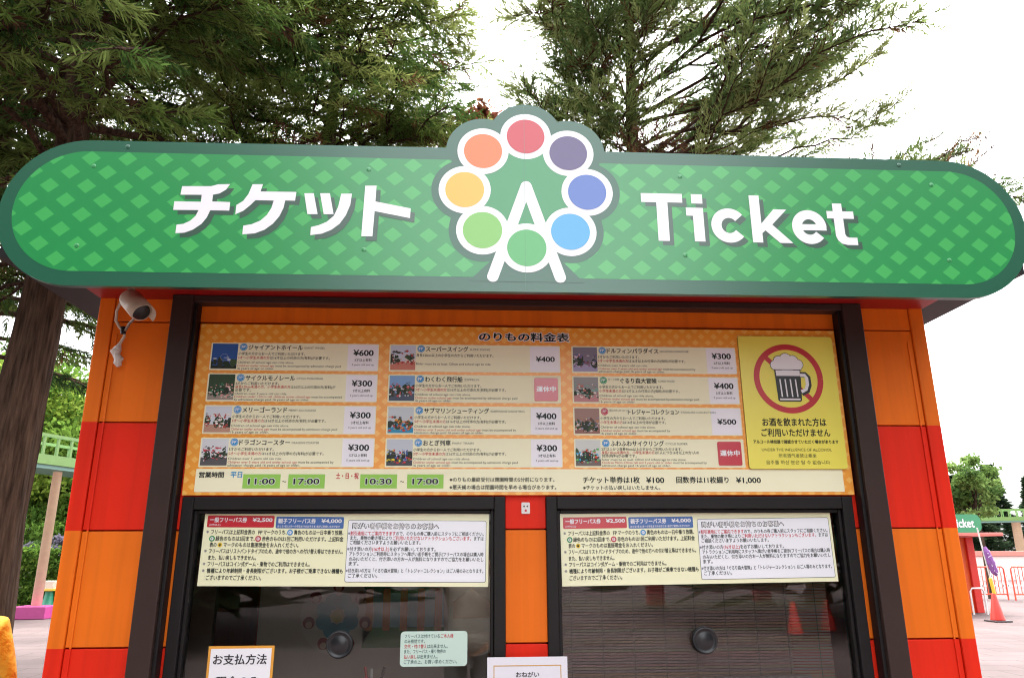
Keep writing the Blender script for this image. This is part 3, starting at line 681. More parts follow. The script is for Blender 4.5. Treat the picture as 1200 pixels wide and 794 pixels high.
# sun shield: half shell around the barrel, longer than the body
side = d.cross(Vector((0, 0, 1))).normalized(); upv = side.cross(d).normalized(); vs, fs = [], []
for i, h in enumerate((.03, .148)):
    for rr in (.0355, .0378):
        for k in range(17):
            t_ = R(-20 + 220 * k / 16); vs.append(b0 + d * h + side * (rr * math.cos(t_)) + upv * (rr * math.sin(t_)))
for k in range(16):
    A = lambda i, j: i * 34 + j * 17
    fs += [(A(0, 0) + k, A(1, 0) + k, A(1, 0) + k + 1, A(0, 0) + k + 1), (A(0, 1) + k, A(0, 1) + k + 1, A(1, 1) + k + 1, A(1, 1) + k), (A(1, 0) + k, A(1, 1) + k, A(1, 1) + k + 1, A(1, 0) + k + 1), (A(0, 0) + k, A(0, 0) + k + 1, A(0, 1) + k + 1, A(0, 1) + k)]
q = MB(); q.add(vs, fs, CW, True); q.build('sun_shield', M_PAINT, body)
q = MB(); q.tube([(-1.335, -.165, 2.381), (-1.336, -.166, 2.362)], [.02, .014], 14, lin(150, 140, 130)); q.tube([(-1.336, -.166, 2.37), (-1.33, -.17, 2.34)], .008, 10, lin(150, 140, 130)); q.build('bracket', M_PAINT, sc_)
q = MB(); q.tube([(-1.30, -.15, 2.285), (-1.36, -.09, 2.262), (-1.400, -.03, 2.25)], .0045, 8, lin(120, 108, 98)); q.build('rear_cable', M_PAINT, sc_)
q = MB(); q.tube([(-1.388, -.06, 2.382), (-1.41, -.06, 2.36), (-1.425, -.055, 2.32), (-1.425, -.05, 2.285), (-1.412, -.045, 2.262), (-1.400, -.035, 2.252), (-1.398, -.03, 2.235), (-1.408, -.03, 2.212), (-1.416, -.03, 2.195)], .005, 8, CW); q.build('cable', M_PAINT, sc_)
q = MB(); q.tube([(-1.403, -.04, 2.266), (-1.399, -.04, 2.24)], .009, 8, lin(25, 24, 26)); q.build('cable_clip', M_PLASTIC, sc_)
q = MB(); rnd = random.Random(5)
q.tube([(-1.411, -.03, 2.206), (-1.414, -.032, 2.19), (-1.420, -.034, 2.178), (-1.414, -.034, 2.166), (-1.404, -.034, 2.152), (-1.408, -.032, 2.138), (-1.400, -.03, 2.128)], [.006, .013, .018, .012, .015, .013, .009], 9, lin(205, 198, 190), smooth=False)
q.tube([(-1.412, -.036, 2.16), (-1.395, -.04, 2.148), (-1.388, -.038, 2.152)], [.006, .004, .005], 6, lin(190, 180, 165)); q.build('tape_wrap', M_PAINT, sc_)

# ------------------------------------------------------------------ things inside the booth
o = thing('window_blind', (.585, .09, 1.65), 'dark brown woven slat blind hanging inside the right window', 'blind')
q = MB(); z = 1.64; rnd = random.Random(2)
while z > .97:
    q.box(.115, 1.06, .095 + rnd.uniform(-.0008, .0008), .0985, z, z + .0068, lin(*[c * rnd.uniform(.85, 1.1) for c in (132, 104, 96)])); z -= .0092
q.build('slats', mat('blind_slat', attr=True, rough=.6), o)
for i in range(9):
    q = MB(); x = .16 + i * .107; q.box(x - .0012, x + .0012, .0925, .094, .97, 1.645, lin(48, 38, 36)); q.build('cord', M_PAINT, o)
o = thing('counter_plaque', (.80, .06, .965), 'gold plaque in a grey frame standing behind the right window glass', 'plaque')
q = MB(); q.bbox(.635, .965, .055, .075, .965, 1.103, .004, lin(120, 112, 118)); q.build('frame', M_PAINT, o)
q = MB(); q.box(.70, .90, .0535, .0548, .98, 1.096, lin(190, 145, 60)); q.build('face', M_GLOSS, o)
o = thing('curtain', (-1.24, .3, .97), 'pale grey curtain gathered at the left edge of the left window', 'curtain')
q = MB(); n = 24; vs = []
for j, (zz_, wd) in enumerate(((1.62, .11), (1.45, .10), (1.30, .045), (1.22, .07), (1.05, .10), (.97, .11))):
    for i in range(n): vs.append((-1.245 + wd * (i / (n - 1) - .5) * 1.2, .30 + .018 * math.sin(i * 1.9) * (wd / .1), zz_))
q.add(vs, [(j * n + i, j * n + i + 1, (j + 1) * n + i + 1, (j + 1) * n + i) for j in range(5) for i in range(n - 1)], lin(190, 184, 178), True)
cu = q.build('cloth', mat('curtain_cloth', attr=True, rough=.9), o); md = cu.modifiers.new('solid', 'SOLIDIFY'); md.thickness = .003
o = thing('flower_wheel_poster', (-.78, 1.01, 1.1), 'round poster of a blue flower wheel with red dots on the inner wall', 'poster')
q = MB(); q.disc(-.779, 1.235, .165, 1.012, lin(205, 190, 180)); 
for i in range(8):
    a = R(45 * i + 22); q.disc(-.779 + .066 * math.cos(a), 1.235 + .066 * math.sin(a), .034, 1.0112 - .0001 * i, lin(90, 150, 175), 20)
q.disc(-.779, 1.235, .028, 1.0095, lin(190, 170, 80), 20)
for i in range(7):
    a = R(51.4 * i + 90); q.disc(-.779 + .128 * math.cos(a), 1.235 + .128 * math.sin(a), .026, 1.0095 - .0001 * i, lin(150, 60, 62), 18); q.disc(-.779 + .128 * math.cos(a), 1.226 + .128 * math.sin(a), .015, 1.0086 - .0001 * i, lin(215, 175, 160), 14)
q.build('print', M_INK, o)
o = thing('striped_poster', (-.48, 1.01, 1.1), 'wide poster with orange pillars and blue windows over green on the inner wall', 'poster')
q = MB(); q.rect(-.665, -.30, 1.10, 1.37, 1.013, lin(150, 190, 205)); q.rect(-.665, -.30, 1.10, 1.185, 1.012, lin(84, 140, 76)); q.rect(-.665, -.30, 1.33, 1.37, 1.012, lin(70, 120, 80))
for i in range(5): q.rect(-.655 + i * .078, -.622 + i * .078, 1.17, 1.35, 1.011, lin(214, 130, 66), .008)
q.build('print', M_INK, o)
o = thing('orange_print', (-.16, 1.01, 1.1), 'small print of an orange house on the inner wall', 'poster')
q = MB(); q.rect(-.28, -.05, 1.16, 1.40, 1.012, lin(205, 195, 190)); q.poly([(-.26, 1.22), (-.09, 1.22), (-.09, 1.29), (-.175, 1.35), (-.26, 1.29)], 1.011, lin(205, 120, 70)); q.build('print', M_INK, o)
o = thing('pen_stand', (-.53, .3, .966), 'small green pen stand with pens on the left counter', 'pen stand')
q = MB(); q.lathe((-.53, .32, .966), (0, 0, 1), [(0, .035), (.09, .037), (.09, .031), (.01, .03)], 18, lin(60, 130, 90)); q.build('cup', M_PAINT, o)
for i, (dx, dy, c) in enumerate(((.02, .01, (40, 42, 46)), (-.015, .012, (200, 60, 60)), (.0, -.015, (220, 220, 224)))):
    q = MB(); q.tube([(-.53 + dx * .4, .32 + dy * .4, .98), (-.53 + dx * 2.0, .32 + dy * 2, 1.11)], .005, 8, lin(*c)); q.build('pen', M_PAINT, o)

# ------------------------------------------------------------------ vegetation
def mesh_np(name, V, F4, C, m, parent):
    """fast quad mesh from arrays"""
    o0 = Vector((0, 0, 0)); q = parent
    while q is not None: o0 = o0 + q.location; q = q.parent
    me = bpy.data.meshes.new(name); nV, nF = len(V), len(F4)
    me.vertices.add(nV); me.loops.add(nF * 4); me.polygons.add(nF)
    me.vertices.foreach_set('co', (V - np.array(o0)).astype(np.float32).ravel()); me.loops.foreach_set('vertex_index', F4.astype(np.int32).ravel())
    me.polygons.foreach_set('loop_start', np.arange(0, nF * 4, 4, dtype=np.int32))
    a = me.color_attributes.new('Col', 'FLOAT_COLOR', 'POINT')
    a.data.foreach_set('color', np.concatenate([C, np.ones((nV, 1))], 1).astype(np.float32).ravel())
    me.materials.append(m); me.update(); me.validate()
    ob = bpy.data.objects.new(name, me); COL.objects.link(ob); ob.parent = parent; return ob
def unit(a): return a / (np.linalg.norm(a, axis=1, keepdims=True) + 1e-9)
def strips(P, D, L, Wd, bend, C, rng):
    """narrow curved leaf strips: base, middle and tip"""
    n = len(P); D = unit(D)
    S = unit(np.cross(D, rng.normal(size=(n, 3)))) * Wd[:, None] / 2
    p1 = P + D * (L * .5)[:, None] + bend * .3; p2 = P + D * L[:, None] + bend
    V = np.stack([P - S * .6, P + S * .6, p1 - S, p1 + S, p2 - S * .15, p2 + S * .15], 1).reshape(-1, 3)
    b = np.arange(n)[:, None] * 6
    F = np.concatenate([b + np.array([0, 1, 3, 2]), b + np.array([2, 3, 5, 4])], 1).reshape(-1, 4)
    return V, F, np.repeat(C, 6, 0)

def cedar(name, label, cat, base, H, r0, branches, seed, twig=.55, shoots=16, slen=.2, swid=.02, droop=.25, pal=None, dead=.06, dens=1.0, group=None, lean=(0, 0), inner=.3, up=0., fork=0, wobble=.12, limb=1.):
    """branches: list of (z, azimuth deg, length, rise deg, sag)"""
    rng = np.random.default_rng(seed)
    t = thing(name, base, label, cat, group)
    bx, by, bz = base
    ctr = lambda z: Vector((bx + lean[0] * z / H + .04 * math.sin(z * .9 + seed), by + lean[1] * z / H + .04 * math.cos(z * .7 + seed), z))
    bark = lin(74, 57, 46); bark2 = lin(72, 54, 44)
    q = MB(); nz = 40; zs = [H * i / nz for i in range(nz + 1)]
    # fluted trunk with shallow vertical ridges
    nn = 40; vs = []
    for z_ in zs:
        c = ctr(z_); rr = r0 * (1 - z_ / H) ** 1.3 + .012 + r0 * .35 * math.exp(-z_ * 2.6)
        for k in range(nn):
            a = 2 * math.pi * k / nn
            f = 1 + .07 * math.sin(a * 7 + z_ * .25 + seed) + .05 * math.sin(a * 17 + math.sin(z_ * 1.3) * 2) + .02 * math.sin(z_ * 5 + a * 3)
            vs.append(c + Vector((math.cos(a), math.sin(a), 0)) * rr * f)
    q.add(vs, [(j * nn + i, j * nn + (i + 1) % nn, (j + 1) * nn + (i + 1) % nn, (j + 1) * nn + i) for j in range(nz) for i in range(nn)], bark, True)
    q.build('trunk', M_BARK, t)
    q = MB(); TP, TD, TL, TC = [], [], [], []
    pal = np.array(pal if pal is not None else [lin(70, 84, 44), lin(88, 98, 52), lin(54, 70, 42), lin(104, 108, 58)])
    pal = pal * np.array([.86, 1.0, .95])
    dead_c = np.array([lin(104, 78, 52), lin(86, 62, 48)])
    todo = []
    for (z0_, az, L, rise, sag) in branches:
        todo.append((ctr(z0_), Vector((math.cos(R(az)) * math.cos(R(rise)), math.sin(R(az)) * math.cos(R(rise)), math.sin(R(rise)))), L, sag, limb * min(r0 * .34, .012 + .011 * L), 0))
    while todo:
        p0, d, L, sag, rb, lev = todo.pop()
        pts = []; wob = [rng.uniform(-wobble, wobble) for _ in range(8)]; sd = d.cross(Vector((0, 0, 1))).normalized()
        for i in range(8):
            u = i / 7; pts.append(p0 + d * L * u + Vector((0, 0, -sag * L * (u * u) + .28 * sag * L * u ** 4)) + sd * wob[i] * u * L * .35 + Vector((0, 0, wob[-i] * (.12 + wobble) * L * u)))
        q.tube(pts, [rb * (1 - .85 * i / 7) for i in range(8)], 6, bark2, caps=False)
        for k in range(fork if lev == 0 and L > 1.4 else 0):
            u = rng.uniform(.25, .75); i = int(u * 7); nd = (d + sd * rng.uniform(.45, .9) * (1 if k % 2 else -1) + Vector((0, 0, rng.uniform(-.15, .55)))).normalized()
            todo.append((pts[i], nd, L * (1 - u) * rng.uniform(.6, 1.0) + .3, sag, rb * (1 - .7 * u) * .8, 1))
        nt_ = max(3, int(L * 7.5 * dens)); hue = rng.integers(0, len(pal)); isd = rng.random() < dead
        inn = inner if lev == 0 else .2
        for k in range(nt_):
            u = inn + (1 - inn) * (k + rng.random()) / nt_; i = min(int(u * 7), 6); f = u * 7 - i
            p = pts[i].lerp(pts[i + 1], f); bd = (pts[i + 1] - pts[i]).normalized()
            s = sd * (1 if k % 2 else -1)
            td = (bd * rng.uniform(.35, 1.0) + s * rng.uniform(.35, 1.0) + Vector((0, 0, rng.uniform(-.35, .30) + up))).normalized()
            tl = twig * rng.uniform(.6, 1.35) * (1.15 - .45 * u)
            e = p + td * tl + Vector((0, 0, -droop * tl * .5))
            if k % 2 == 0 or L > 2: q.tube([p, p.lerp(e, .5) + Vector((0, 0, .05 * tl)), e], [.0075, .005, .002], 4, bark2, caps=False)
            TP.append(p); TD.append((e - p)); TL.append(tl)
            c = dead_c[rng.integers(0, 2)] if (isd and rng.random() < .8) or rng.random() < dead * .5 else pal[hue if rng.random() < .6 else rng.integers(0, len(pal))]
            TC.append(c * rng.uniform(.75, 1.2))
    q.build('branches', M_BARK, t)
    TP, TD, TC = np.array(TP), np.array(TD), np.array(TC); nT = len(TP); S = shoots
    u = np.tile((np.arange(S) + .5) / S, nT) + rng.normal(size=nT * S) * .03; ti = np.repeat(np.arange(nT), S)
    P = TP[ti] + TD[ti] * u[:, None]; ax = unit(TD)[ti]
    rad = unit(np.cross(ax, rng.normal(size=(nT * S, 3))))
    D = ax * rng.uniform(.55, 1.0, (nT * S, 1)) + rad * rng.uniform(.3, .95, (nT * S, 1)); D[:, 2] -= droop * .5; D[:, 2] += up * .6
    Ls = slen * rng.uniform(.55, 1.25, nT * S) * (1.1 - .5 * u); Wd = swid * rng.uniform(.7, 1.25, nT * S)
    bend = np.zeros((nT * S, 3)); bend[:, 2] = Ls * rng.uniform(-.5, .15, nT * S) * droop * 2
    C = TC[ti] * rng.uniform(.8, 1.2, (nT * S, 1))
    V, F, CC = strips(P, D, Ls, Wd, bend, C, rng); mesh_np('crown', V, F, CC, M_LEAF, t)
    return t

def leafy(name, label, cat, base, H, R_, cz, pal, seed, nclump=60, nleaf=140, leaf=.11, rz=None, trunk=True, group=None, clump=.55):
    rng = np.random.default_rng(seed); t = thing(name, base, label, cat, group); bx, by, bz = base; rz = rz or R_
    pal = np.array(pal)
    ct = rng.normal(size=(nclump, 3)); ct = unit(ct) * (rng.random((nclump, 1)) ** .45); ct = ct * np.array([R_, R_, rz]) * .86 + np.array([bx, by, cz])
    if trunk:
        q = MB(); q.tube([(bx, by, 0), (bx + .05, by, cz * .5), (bx, by + .05, cz)], [R_ * .055 + .03, R_ * .04 + .02, .03], 10, lin(84, 70, 60))
        for k in range(0, nclump, 2):
            c = ct[k]; q.tube([(bx, by, cz - rz * .7 + .3 * (k % 5) * .2), tuple((np.array([bx, by, cz - rz * .5]) + c) / 2 + rng.normal(size=3) * .1), tuple(c)], [R_ * .018 + .01, R_ * .01 + .006, .004], 5, lin(84, 70, 60), caps=False)
        q.build('trunk', M_BARK, t)
    n = nclump * nleaf; ci = np.repeat(np.arange(nclump), nleaf)
    off = unit(rng.normal(size=(n, 3))) * (rng.random((n, 1)) ** .5) * clump * R_ * .5 * np.array([1, 1, .75])
    P = ct[ci] + off; D = rng.normal(size=(n, 3)); D[:, 2] -= .3
    C = pal[rng.integers(0, len(pal), nclump)][ci] * rng.uniform(.7, 1.25, (n, 1))
    P[:, 2] = np.maximum(P[:, 2], .05)
    V, F, CC = strips(P, D, leaf * rng.uniform(.7, 1.3, n), leaf * .62 * rng.uniform(.8, 1.2, n), np.zeros((n, 3)), C, rng)
    mesh_np('crown', V, F, CC, M_LEAF, t); return t

rnd = random.Random(11)
def whorls(z0_, z1_, n, Lf, rise=(-5, 25), sag=(.15, .4), azs=None):
    B = []
    for i in range(n):
        z_ = z0_ + (z1_ - z0_) * (i + rnd.random()) / n; az = (i * 137.5 + rnd.uniform(-25, 25)) % 360
        B.append((z_, az, Lf(z_, az) * rnd.uniform(.75, 1.15), rnd.uniform(*rise), rnd.uniform(*sag)))
    return B
# big cedar by the left end of the booth
bA = whorls(5.4, 12.8, 100, lambda z, a: 3.3 * (1 - max(0, z - 7) / 9) + .3)
bA += [(4.5, -20, 1.3, -5, .5), (4.7, 10, 1.2, 0, .55), (4.35, 170, 1.6, 0, .5), (4.6, 200, 1.8, -5, .5), (4.9, 250, 1.5, 5, .5), (5.1, 320, 1.5, 0, .5)]
cedarA = cedar('cedar_tree', 'big dark cedar with thick furrowed trunk beside the left end of the booth', 'tree', (-4.80, 5.2, 0), 15, .285, bA, 3, dens=1.4, fork=2, wobble=.2, pal=[lin(80, 98, 48), lin(100, 112, 56), lin(64, 82, 44), lin(114, 120, 66)], shoots=30, slen=.165, swid=.0165)
bB = whorls(5.2, 12.5, 105, lambda z, a: 2.15 * (1 - max(0, z - 8) / 8) + .25)
cedar('cedar_tree', 'olive green cedar rising behind the sign between the big cedar and the wheel emblem', 'tree', (-2.35, 7.6, 0), 14.5, .2, bB, 5, dens=1.5, fork=2, wobble=.2, pal=[lin(112, 124, 62), lin(130, 136, 74), lin(90, 108, 56), lin(146, 146, 84)], shoots=28, slen=.155, swid=.0165)
bC = whorls(4.5, 12.5, 95, lambda z, a: 3.0 * (1 - max(0, z - 7) / 9) + .3)
cedar('cedar_tree', 'dark cedar at the far left edge behind the big trunk', 'tree', (-8.1, 9.0, 0), 15, .26, bC, 8, dens=1.3, fork=1, shoots=28, slen=.17, swid=.018)
# spreading tree right of the emblem with bare brown limbs
def LD(z, a):
    c = math.cos(R(a)); return (2.0 + (2.5 * c if c > 0 else .1 * c)) * (1 - max(0, z - 9.5) / 7) 
bD = whorls(5.2, 12.4, 76, LD, (-5, 50), (-.15, .25))
bD += [(7.3, 5, 4.1, 26, .02), (6.8, -12, 4.1, 28, .02), (7.7, 18, 4.0, 26, .0), (8.3, 0, 3.7, 30, .0), (6.6, 25, 4.0, 30, 0), (7.0, -25, 4.0, 32, 0), (6.6, 150, 2.2, 20, .1), (7.2, 195, 2.0, 25, .1)]
cedarD = cedar('cypress_tree', 'spreading cypress with bare brown limbs rising behind the right half of the sign', 'tree', (1.75, 7.2, 0), 13.5, .21, bD, 21, twig=.5, shoots=28, slen=.125, swid=.016, droop=.02, up=.2, dens=2.1, fork=3, wobble=.22, limb=.62, dead=.1, lean=(.75, 0), inner=.34,
      pal=[lin(136, 142, 88), lin(116, 126, 76), lin(154, 152, 100), lin(100, 114, 70)])
bE = whorls(6, 9.4, 24, lambda z, a: 1.0 * (1 - max(0, z - 6.5) / 4.6) + .15, (25, 60), (0, .1)) + [(8.3, 2, 4.6, 27, 0), (8.4, -8, 4.9, 25, 0), (8.2, 8, 4.4, 29, 0), (8.6, 0, 4.2, 30, 0), (8.0, -4, 4.9, 28, 0), (8.2, -2, 4.7, 26, 0)]
cedar('cypress_tree', 'thin treetop peeping over the right end of the sign', 'tree', (6.9, 12.2, 0), 9.6, .14, bE, 33, twig=.35, shoots=12, slen=.16, swid=.02, droop=0, up=.35, dens=1.3, dead=.25, pal=[lin(96, 104, 66), lin(80, 92, 60)])
leafy('maple_tree', 'rust brown leafy treetop just left of the top of the wheel emblem', 'tree', (.02, 9.4, 0), 9, .85, 8.55, [lin(112, 62, 48), lin(92, 58, 44), lin(128, 82, 56)], 9, 26, 60, .10, group=None)

# bright broadleaf trees beyond the park track
BR = [lin(128, 152, 62), lin(146, 166, 78), lin(104, 134, 56), lin(88, 118, 50)]
leafy('broadleaf_tree', 'sunlit yellow green broadleaf tree right of the big trunk', 'tree', (-15.0, 25, 0), 10, 3.6, 5.6, BR, 41, 150, 190, .17, rz=4.4, clump=.5)
leafy('broadleaf_tree', 'yellow green broadleaf tree mostly hidden behind the left booth corner', 'tree', (-11.2, 28, 0), 9, 3.3, 4.9, BR, 42, 120, 170, .18, rz=4.2)
bl = bpy.data.objects['broadleaf_tree.001']
leafy('broadleaf_tree', 'mid green broadleaf tree far behind the big trunk at the left edge', 'tree', (-19.5, 27, 0), 9, 3.4, 5.5, [lin(96, 128, 58), lin(116, 142, 66)], 43, 100, 170, .18, rz=4.2)
leafy('shrub', 'dense green shrub between the track column and the tiled pavilion', 'shrub', (-13.6, 24.0, 0), 3, 1.7, 2.0, [lin(84, 116, 52), lin(104, 136, 60)], 47, 60, 150, .13, rz=1.8)
leafy('broadleaf_tree', 'fresh green tree standing above the second ticket booth on the right', 'tree', (17.0, 22.5, 0), 5, 1.05, 3.5, [lin(98, 124, 66), lin(122, 146, 84), lin(80, 106, 58)], 44, 34, 150, .12, rz=1.35)
# more of the same wood, all of it hidden behind the booth from the photograph's side
for i, (x, y, sc) in enumerate(((-6.5, 33, 1.0), (-1.5, 35, 1.1), (3.2, 33, .95), (8.0, 36, 1.05), (12.6, 34, .9))):
    c = copy_tree(bl); c.location = (x, y, 0); c.scale = (sc, sc, sc); c.rotation_euler.z = i * 1.7
    c['label'] = 'broadleaf tree in the row standing straight behind the ticket booth'; c['group'] = 'broadleaf trees behind the booth'
# hedge
o = thing('hedge', (-11, 20.5, 0), 'clipped green hedge behind the pink column base', 'hedge')
rng = np.random.default_rng(6); n = 15000
P = np.stack([rng.uniform(-14.5, -8.0, n), 20.4 + rng.uniform(-.55, .55, n), rng.uniform(.02, 1.7, n) + .08 * np.sin(np.arange(n))], 1)
k = rng.random(n) < .75; P[k, 1] = 19.85 + rng.normal(size=k.sum()) * .06 + .08 * np.sin(P[k, 0] * 5) * np.cos(P[k, 2] * 6)
C = np.array([lin(92, 122, 52), lin(74, 104, 46), lin(112, 140, 60)])[rng.integers(0, 3, n)] * rng.uniform(.7, 1.25, (n, 1))
V, F, CC = strips(P, rng.normal(size=(n, 3)), rng.uniform(.08, .15, n), rng.uniform(.05, .09, n), np.zeros((n, 3)), C, rng)
mesh_np('foliage', V, F, CC, M_LEAF, o)
q = MB(); 
for x in np.arange(-14.2, -8.2, .6): q.tube([(x, 20.4, 0), (x + .06, 20.4, .7), (x - .05, 20.35, 1.4)], [.03, .022, .008], 6, lin(80, 66, 56))
q.build('stems', M_BARK, o)
# dark conifers far right
def conifer(base, H, seed, label):
    rng = np.random.default_rng(seed); t = thing('conifer_tree', base, label, 'tree', 'dark conifers beyond the track')
    q = MB(); q.tube([(base[0], base[1], 0), (base[0], base[1], H * .97)], [.16, .02], 8, lin(70, 56, 48)); q.build('trunk', M_BARK, t)
    n = 5200; u = rng.random(n) ** .75; z_ = .3 + (H - .3) * u; a = rng.uniform(0, 6.283, n); lay = .75 + .25 * np.sin(z_ * 6 + a * 2)
    rr = (1 - u) * H * .24 * lay * rng.random(n) ** .4 + .05
    P = np.stack([base[0] + rr * np.cos(a), base[1] + rr * np.sin(a), z_], 1); D = np.stack([np.cos(a), np.sin(a), rng.uniform(-.6, .5, n)], 1)
    C = np.array([lin(50, 66, 46), lin(40, 56, 42), lin(62, 76, 52)])[rng.integers(0, 3, n)] * rng.uniform(.7, 1.25, (n, 1))
    V, F, CC = strips(P, D, rng.uniform(.25, .5, n), rng.uniform(.07, .12, n), np.zeros((n, 3)), C, rng); mesh_np('crown', V, F, CC, M_LEAF, t); return t
c0 = conifer((36.0, 54, 0), 7.2, 71, 'dark conifer beyond the green track at the right edge')
for i, (x, y, s) in enumerate(((33.6, 55, .9), (38.4, 53.5, 1.0), (40.8, 55, 1.12), (43.2, 54, .98), (45.6, 55, 1.08), (31.2, 56, .95), (34.8, 58, 1.05), (37.2, 58, 1.15), (39.6, 58, 1.05))):
    c = copy_tree(c0); c.location = (x, y, 0); c.scale = (s * 1.1, s * 1.1, s); c.rotation_euler.z = i * 1.3

# ------------------------------------------------------------------ park background, left
def track(name, label, p0, p1, zu, wd):
    t = thing(name, (p0[0], p0[1], 0), label, 'ride track')
    a = Vector((*p0, 0)); b = Vector((*p1, 0)); L = (b - a).length; d = (b - a) / L; s = Vector((-d.y, d.x, 0))
    def pr(mb, l0, l1, s0, s1, z0_, z1_, col):
        vs = [a + d * l + s * w_ + Vector((0, 0, z)) for l in (l0, l1) for w_ in (s0, s1) for z in (z0_, z1_)]
        mb.add(vs, [(0, 1, 3, 2), (4, 6, 7, 5), (0, 4, 5, 1), (2, 3, 7, 6), (0, 2, 6, 4), (1, 5, 7, 3)], col)
    q = MB(); pr(q, 0, L, -wd / 2, wd / 2, zu, zu + .16, lin(110, 150, 140)); q.build('deck', M_PAINT, t)
    GN = lin(104, 138, 72)
    for sd in (-1, 1):
        q = MB(); w_ = sd * (wd / 2 + .03)
        pr(q, 0, L, w_ - .03, w_ + .03, zu + .10, zu + .34, GN); pr(q, 0, L, w_ - .03, w_ + .03, zu + .78, zu + .86, GN)
        l = 0.
        while l < L: pr(q, l, l + .06, w_ - .025, w_ + .025, zu + .34, zu + .78, GN); l += .42
        q.build('railing', M_PAINT, t)
    return t
track('elevated_track', 'elevated ride track with lime green railing at the left behind the cedar', (-13.3, 11.8), (-8.2, 27.0), 3.62, 1.3)
track('elevated_track', 'elevated ride track with lime green railing in front of dark conifers at the right', (27, 51), (46, 42.5), 3.35, 1.5)
def column(label, x, y, h, rad, lean, basec):
    t = thing('track_column', (x, y, 0), label, 'column')
    q = MB(); q.lathe((x, y, .3), (lean, 0, 1), [(0, rad * 1.05), (h - .3, rad * .95), (h - .295, rad * 1.3), (h - .22, rad * 1.3)], 20, lin(238, 212, 178)); q.build('shaft', M_PAINT, t)
    q = MB(); q.bbox(x - .42, x + .42, y - .36, y + .36, 0, .30, .02, lin(*basec)); q.build('base', M_PAINT, t)
column('cream track column on a magenta block base left of the booth', -11.05, 17.9, 3.7, .115, .0, (176, 66, 130))
column('cream track column at the right edge of the park', 36.4, 47.0, 3.42, .28, 0, (200, 150, 150))
o = thing('bin_stand', (-11.3, 18.9, 0), 'green cone stand with a cream and yellow box on top near the left booth corner', 'stand')
q = MB(); q.lathe((-11.3, 18.9, 0), (0, 0, 1), [(0, .19), (.04, .19), (.05, .16), (.6, .09), (.62, .09)], 20, lin(40, 130, 100)); q.build('stand', M_PAINT, o)
q = MB(); q.bbox(-11.44, -11.16, 18.78, 19.02, .63, .87, .02, lin(228, 214, 190)); q.build('box', M_PAINT, o)
q = MB(); q.bbox(-11.46, -11.14, 18.76, 19.04, .61, .67, .01, lin(230, 196, 70)); q.build('rim', M_PAINT, o)
o = thing('tiled_pavilion', (-15.5, 27, 0), 'low pavilion with a grey tiled roof beyond the hedge', 'pavilion')
q = MB(); q.box(-18, -12.5, 26, 28.5, 0, 1.75, lin(220, 206, 186)); q.build('wall', M_PAINT, o)
q = MB(); q.add([(-18.5, 25.5, 1.75), (-12, 25.5, 1.75), (-12, 27.2, 2.55), (-18.5, 27.2, 2.55), (-18.5, 29, 1.75), (-12, 29, 1.75)], [(0, 1, 2, 3), (3, 2, 5, 4), (0, 3, 4), (1, 5, 2), (0, 4, 5, 1)], lin(96, 92, 100))
for i in range(34): x = -18.4 + i * .19; q.tube([(x, 25.48, 1.78), (x, 27.2, 2.58)], .05, 6, lin(104, 100, 110))
q.build('roof', M_PAINT, o)
leafy('lavender_bush', 'lavender coloured flowering bush on top of the hedge line', 'bush', (-13.2, 22.2, 0), 2, .75, 1.75, [lin(140, 132, 152), lin(120, 118, 130), lin(100, 122, 80), lin(90, 116, 66)], 51, 22, 70, .09, rz=.4)

# ------------------------------------------------------------------ park background, right
o = thing('small_ticket_booth', (11.2, 16.8, 0), 'second smaller red ticket booth with a green sign in the distance at right', 'ticket booth')
q = MB(); q.box(9.9, 12.70, 16.9, 19, 0, 1.86, lin(222, 92, 40)); q.build('wall', M_PAINT, o)
q = MB(); q.bbox(12.70, 12.89, 16.82, 19, 0, 1.86, .01, lin(206, 44, 34)); q.build('corner_post', M_PAINT, o)
q = MB(); q.bbox(9.6, 13.15, 16.0, 19.2, 1.87, 1.95, .01, lin(226, 120, 110)); q.build('awning', M_PAINT, o)
q = MB(); q.prism(rrect(9.9, 12.64, 1.955, 2.40, .16), 16.02, 16.07, lin(42, 140, 92)); sg = q.build('sign', M_GLOSS, o)
q = MB(); q.text('Ticket', 11.84, 12.46, 2.075, 2.29, 16.015, WHITE, off=.03); q.build('lettering', M_INK, sg)
q = MB(); q.tube([(12.25, 16.3, 0), (12.25, 16.3, .55), (12.30, 16.3, .62), (12.55, 16.3, .62), (12.60, 16.3, .55), (12.60, 16.3, 0)], .022, 8, lin(225, 222, 220)); q.build('handrail', M_PAINT, o)
def cone(x, y, label, group=None):
    t = thing('traffic_cone', (x, y, 0), label, 'traffic cone', group)
    q = MB(); q.bbox(x - .20, x + .20, y - .20, y + .20, 0, .035, .012, lin(52, 44, 46)); q.build('base', M_PAINT, t)
    q = MB(); q.lathe((x, y, .035), (0, 0, 1), [(0, .15), (.02, .145), (.55, .045), (.56, .038), (.565, .02)], 24, lin(216, 52, 40)); q.build('cone', M_PAINT, t); return t
c1 = cone(11.54, 14.42, 'red traffic cone with a yellow pole on the pink paving at right')
o = thing('banner_pole', (11.6, 14.42, .6), 'leaning pole with a rolled purple polka dot banner standing in the right cone', 'banner')
q = MB(); q.tube([(11.56, 14.42, .58), (11.42, 14.42, 2.02)], .016, 8, lin(214, 212, 206)); q.build('pole', M_PAINT, o)
q = MB(); q.tube([(11.56, 14.415, .57), (11.525, 14.415, .92)], .035, 10, lin(236, 190, 60)); q.build('yellow_sleeve', M_PAINT, o)
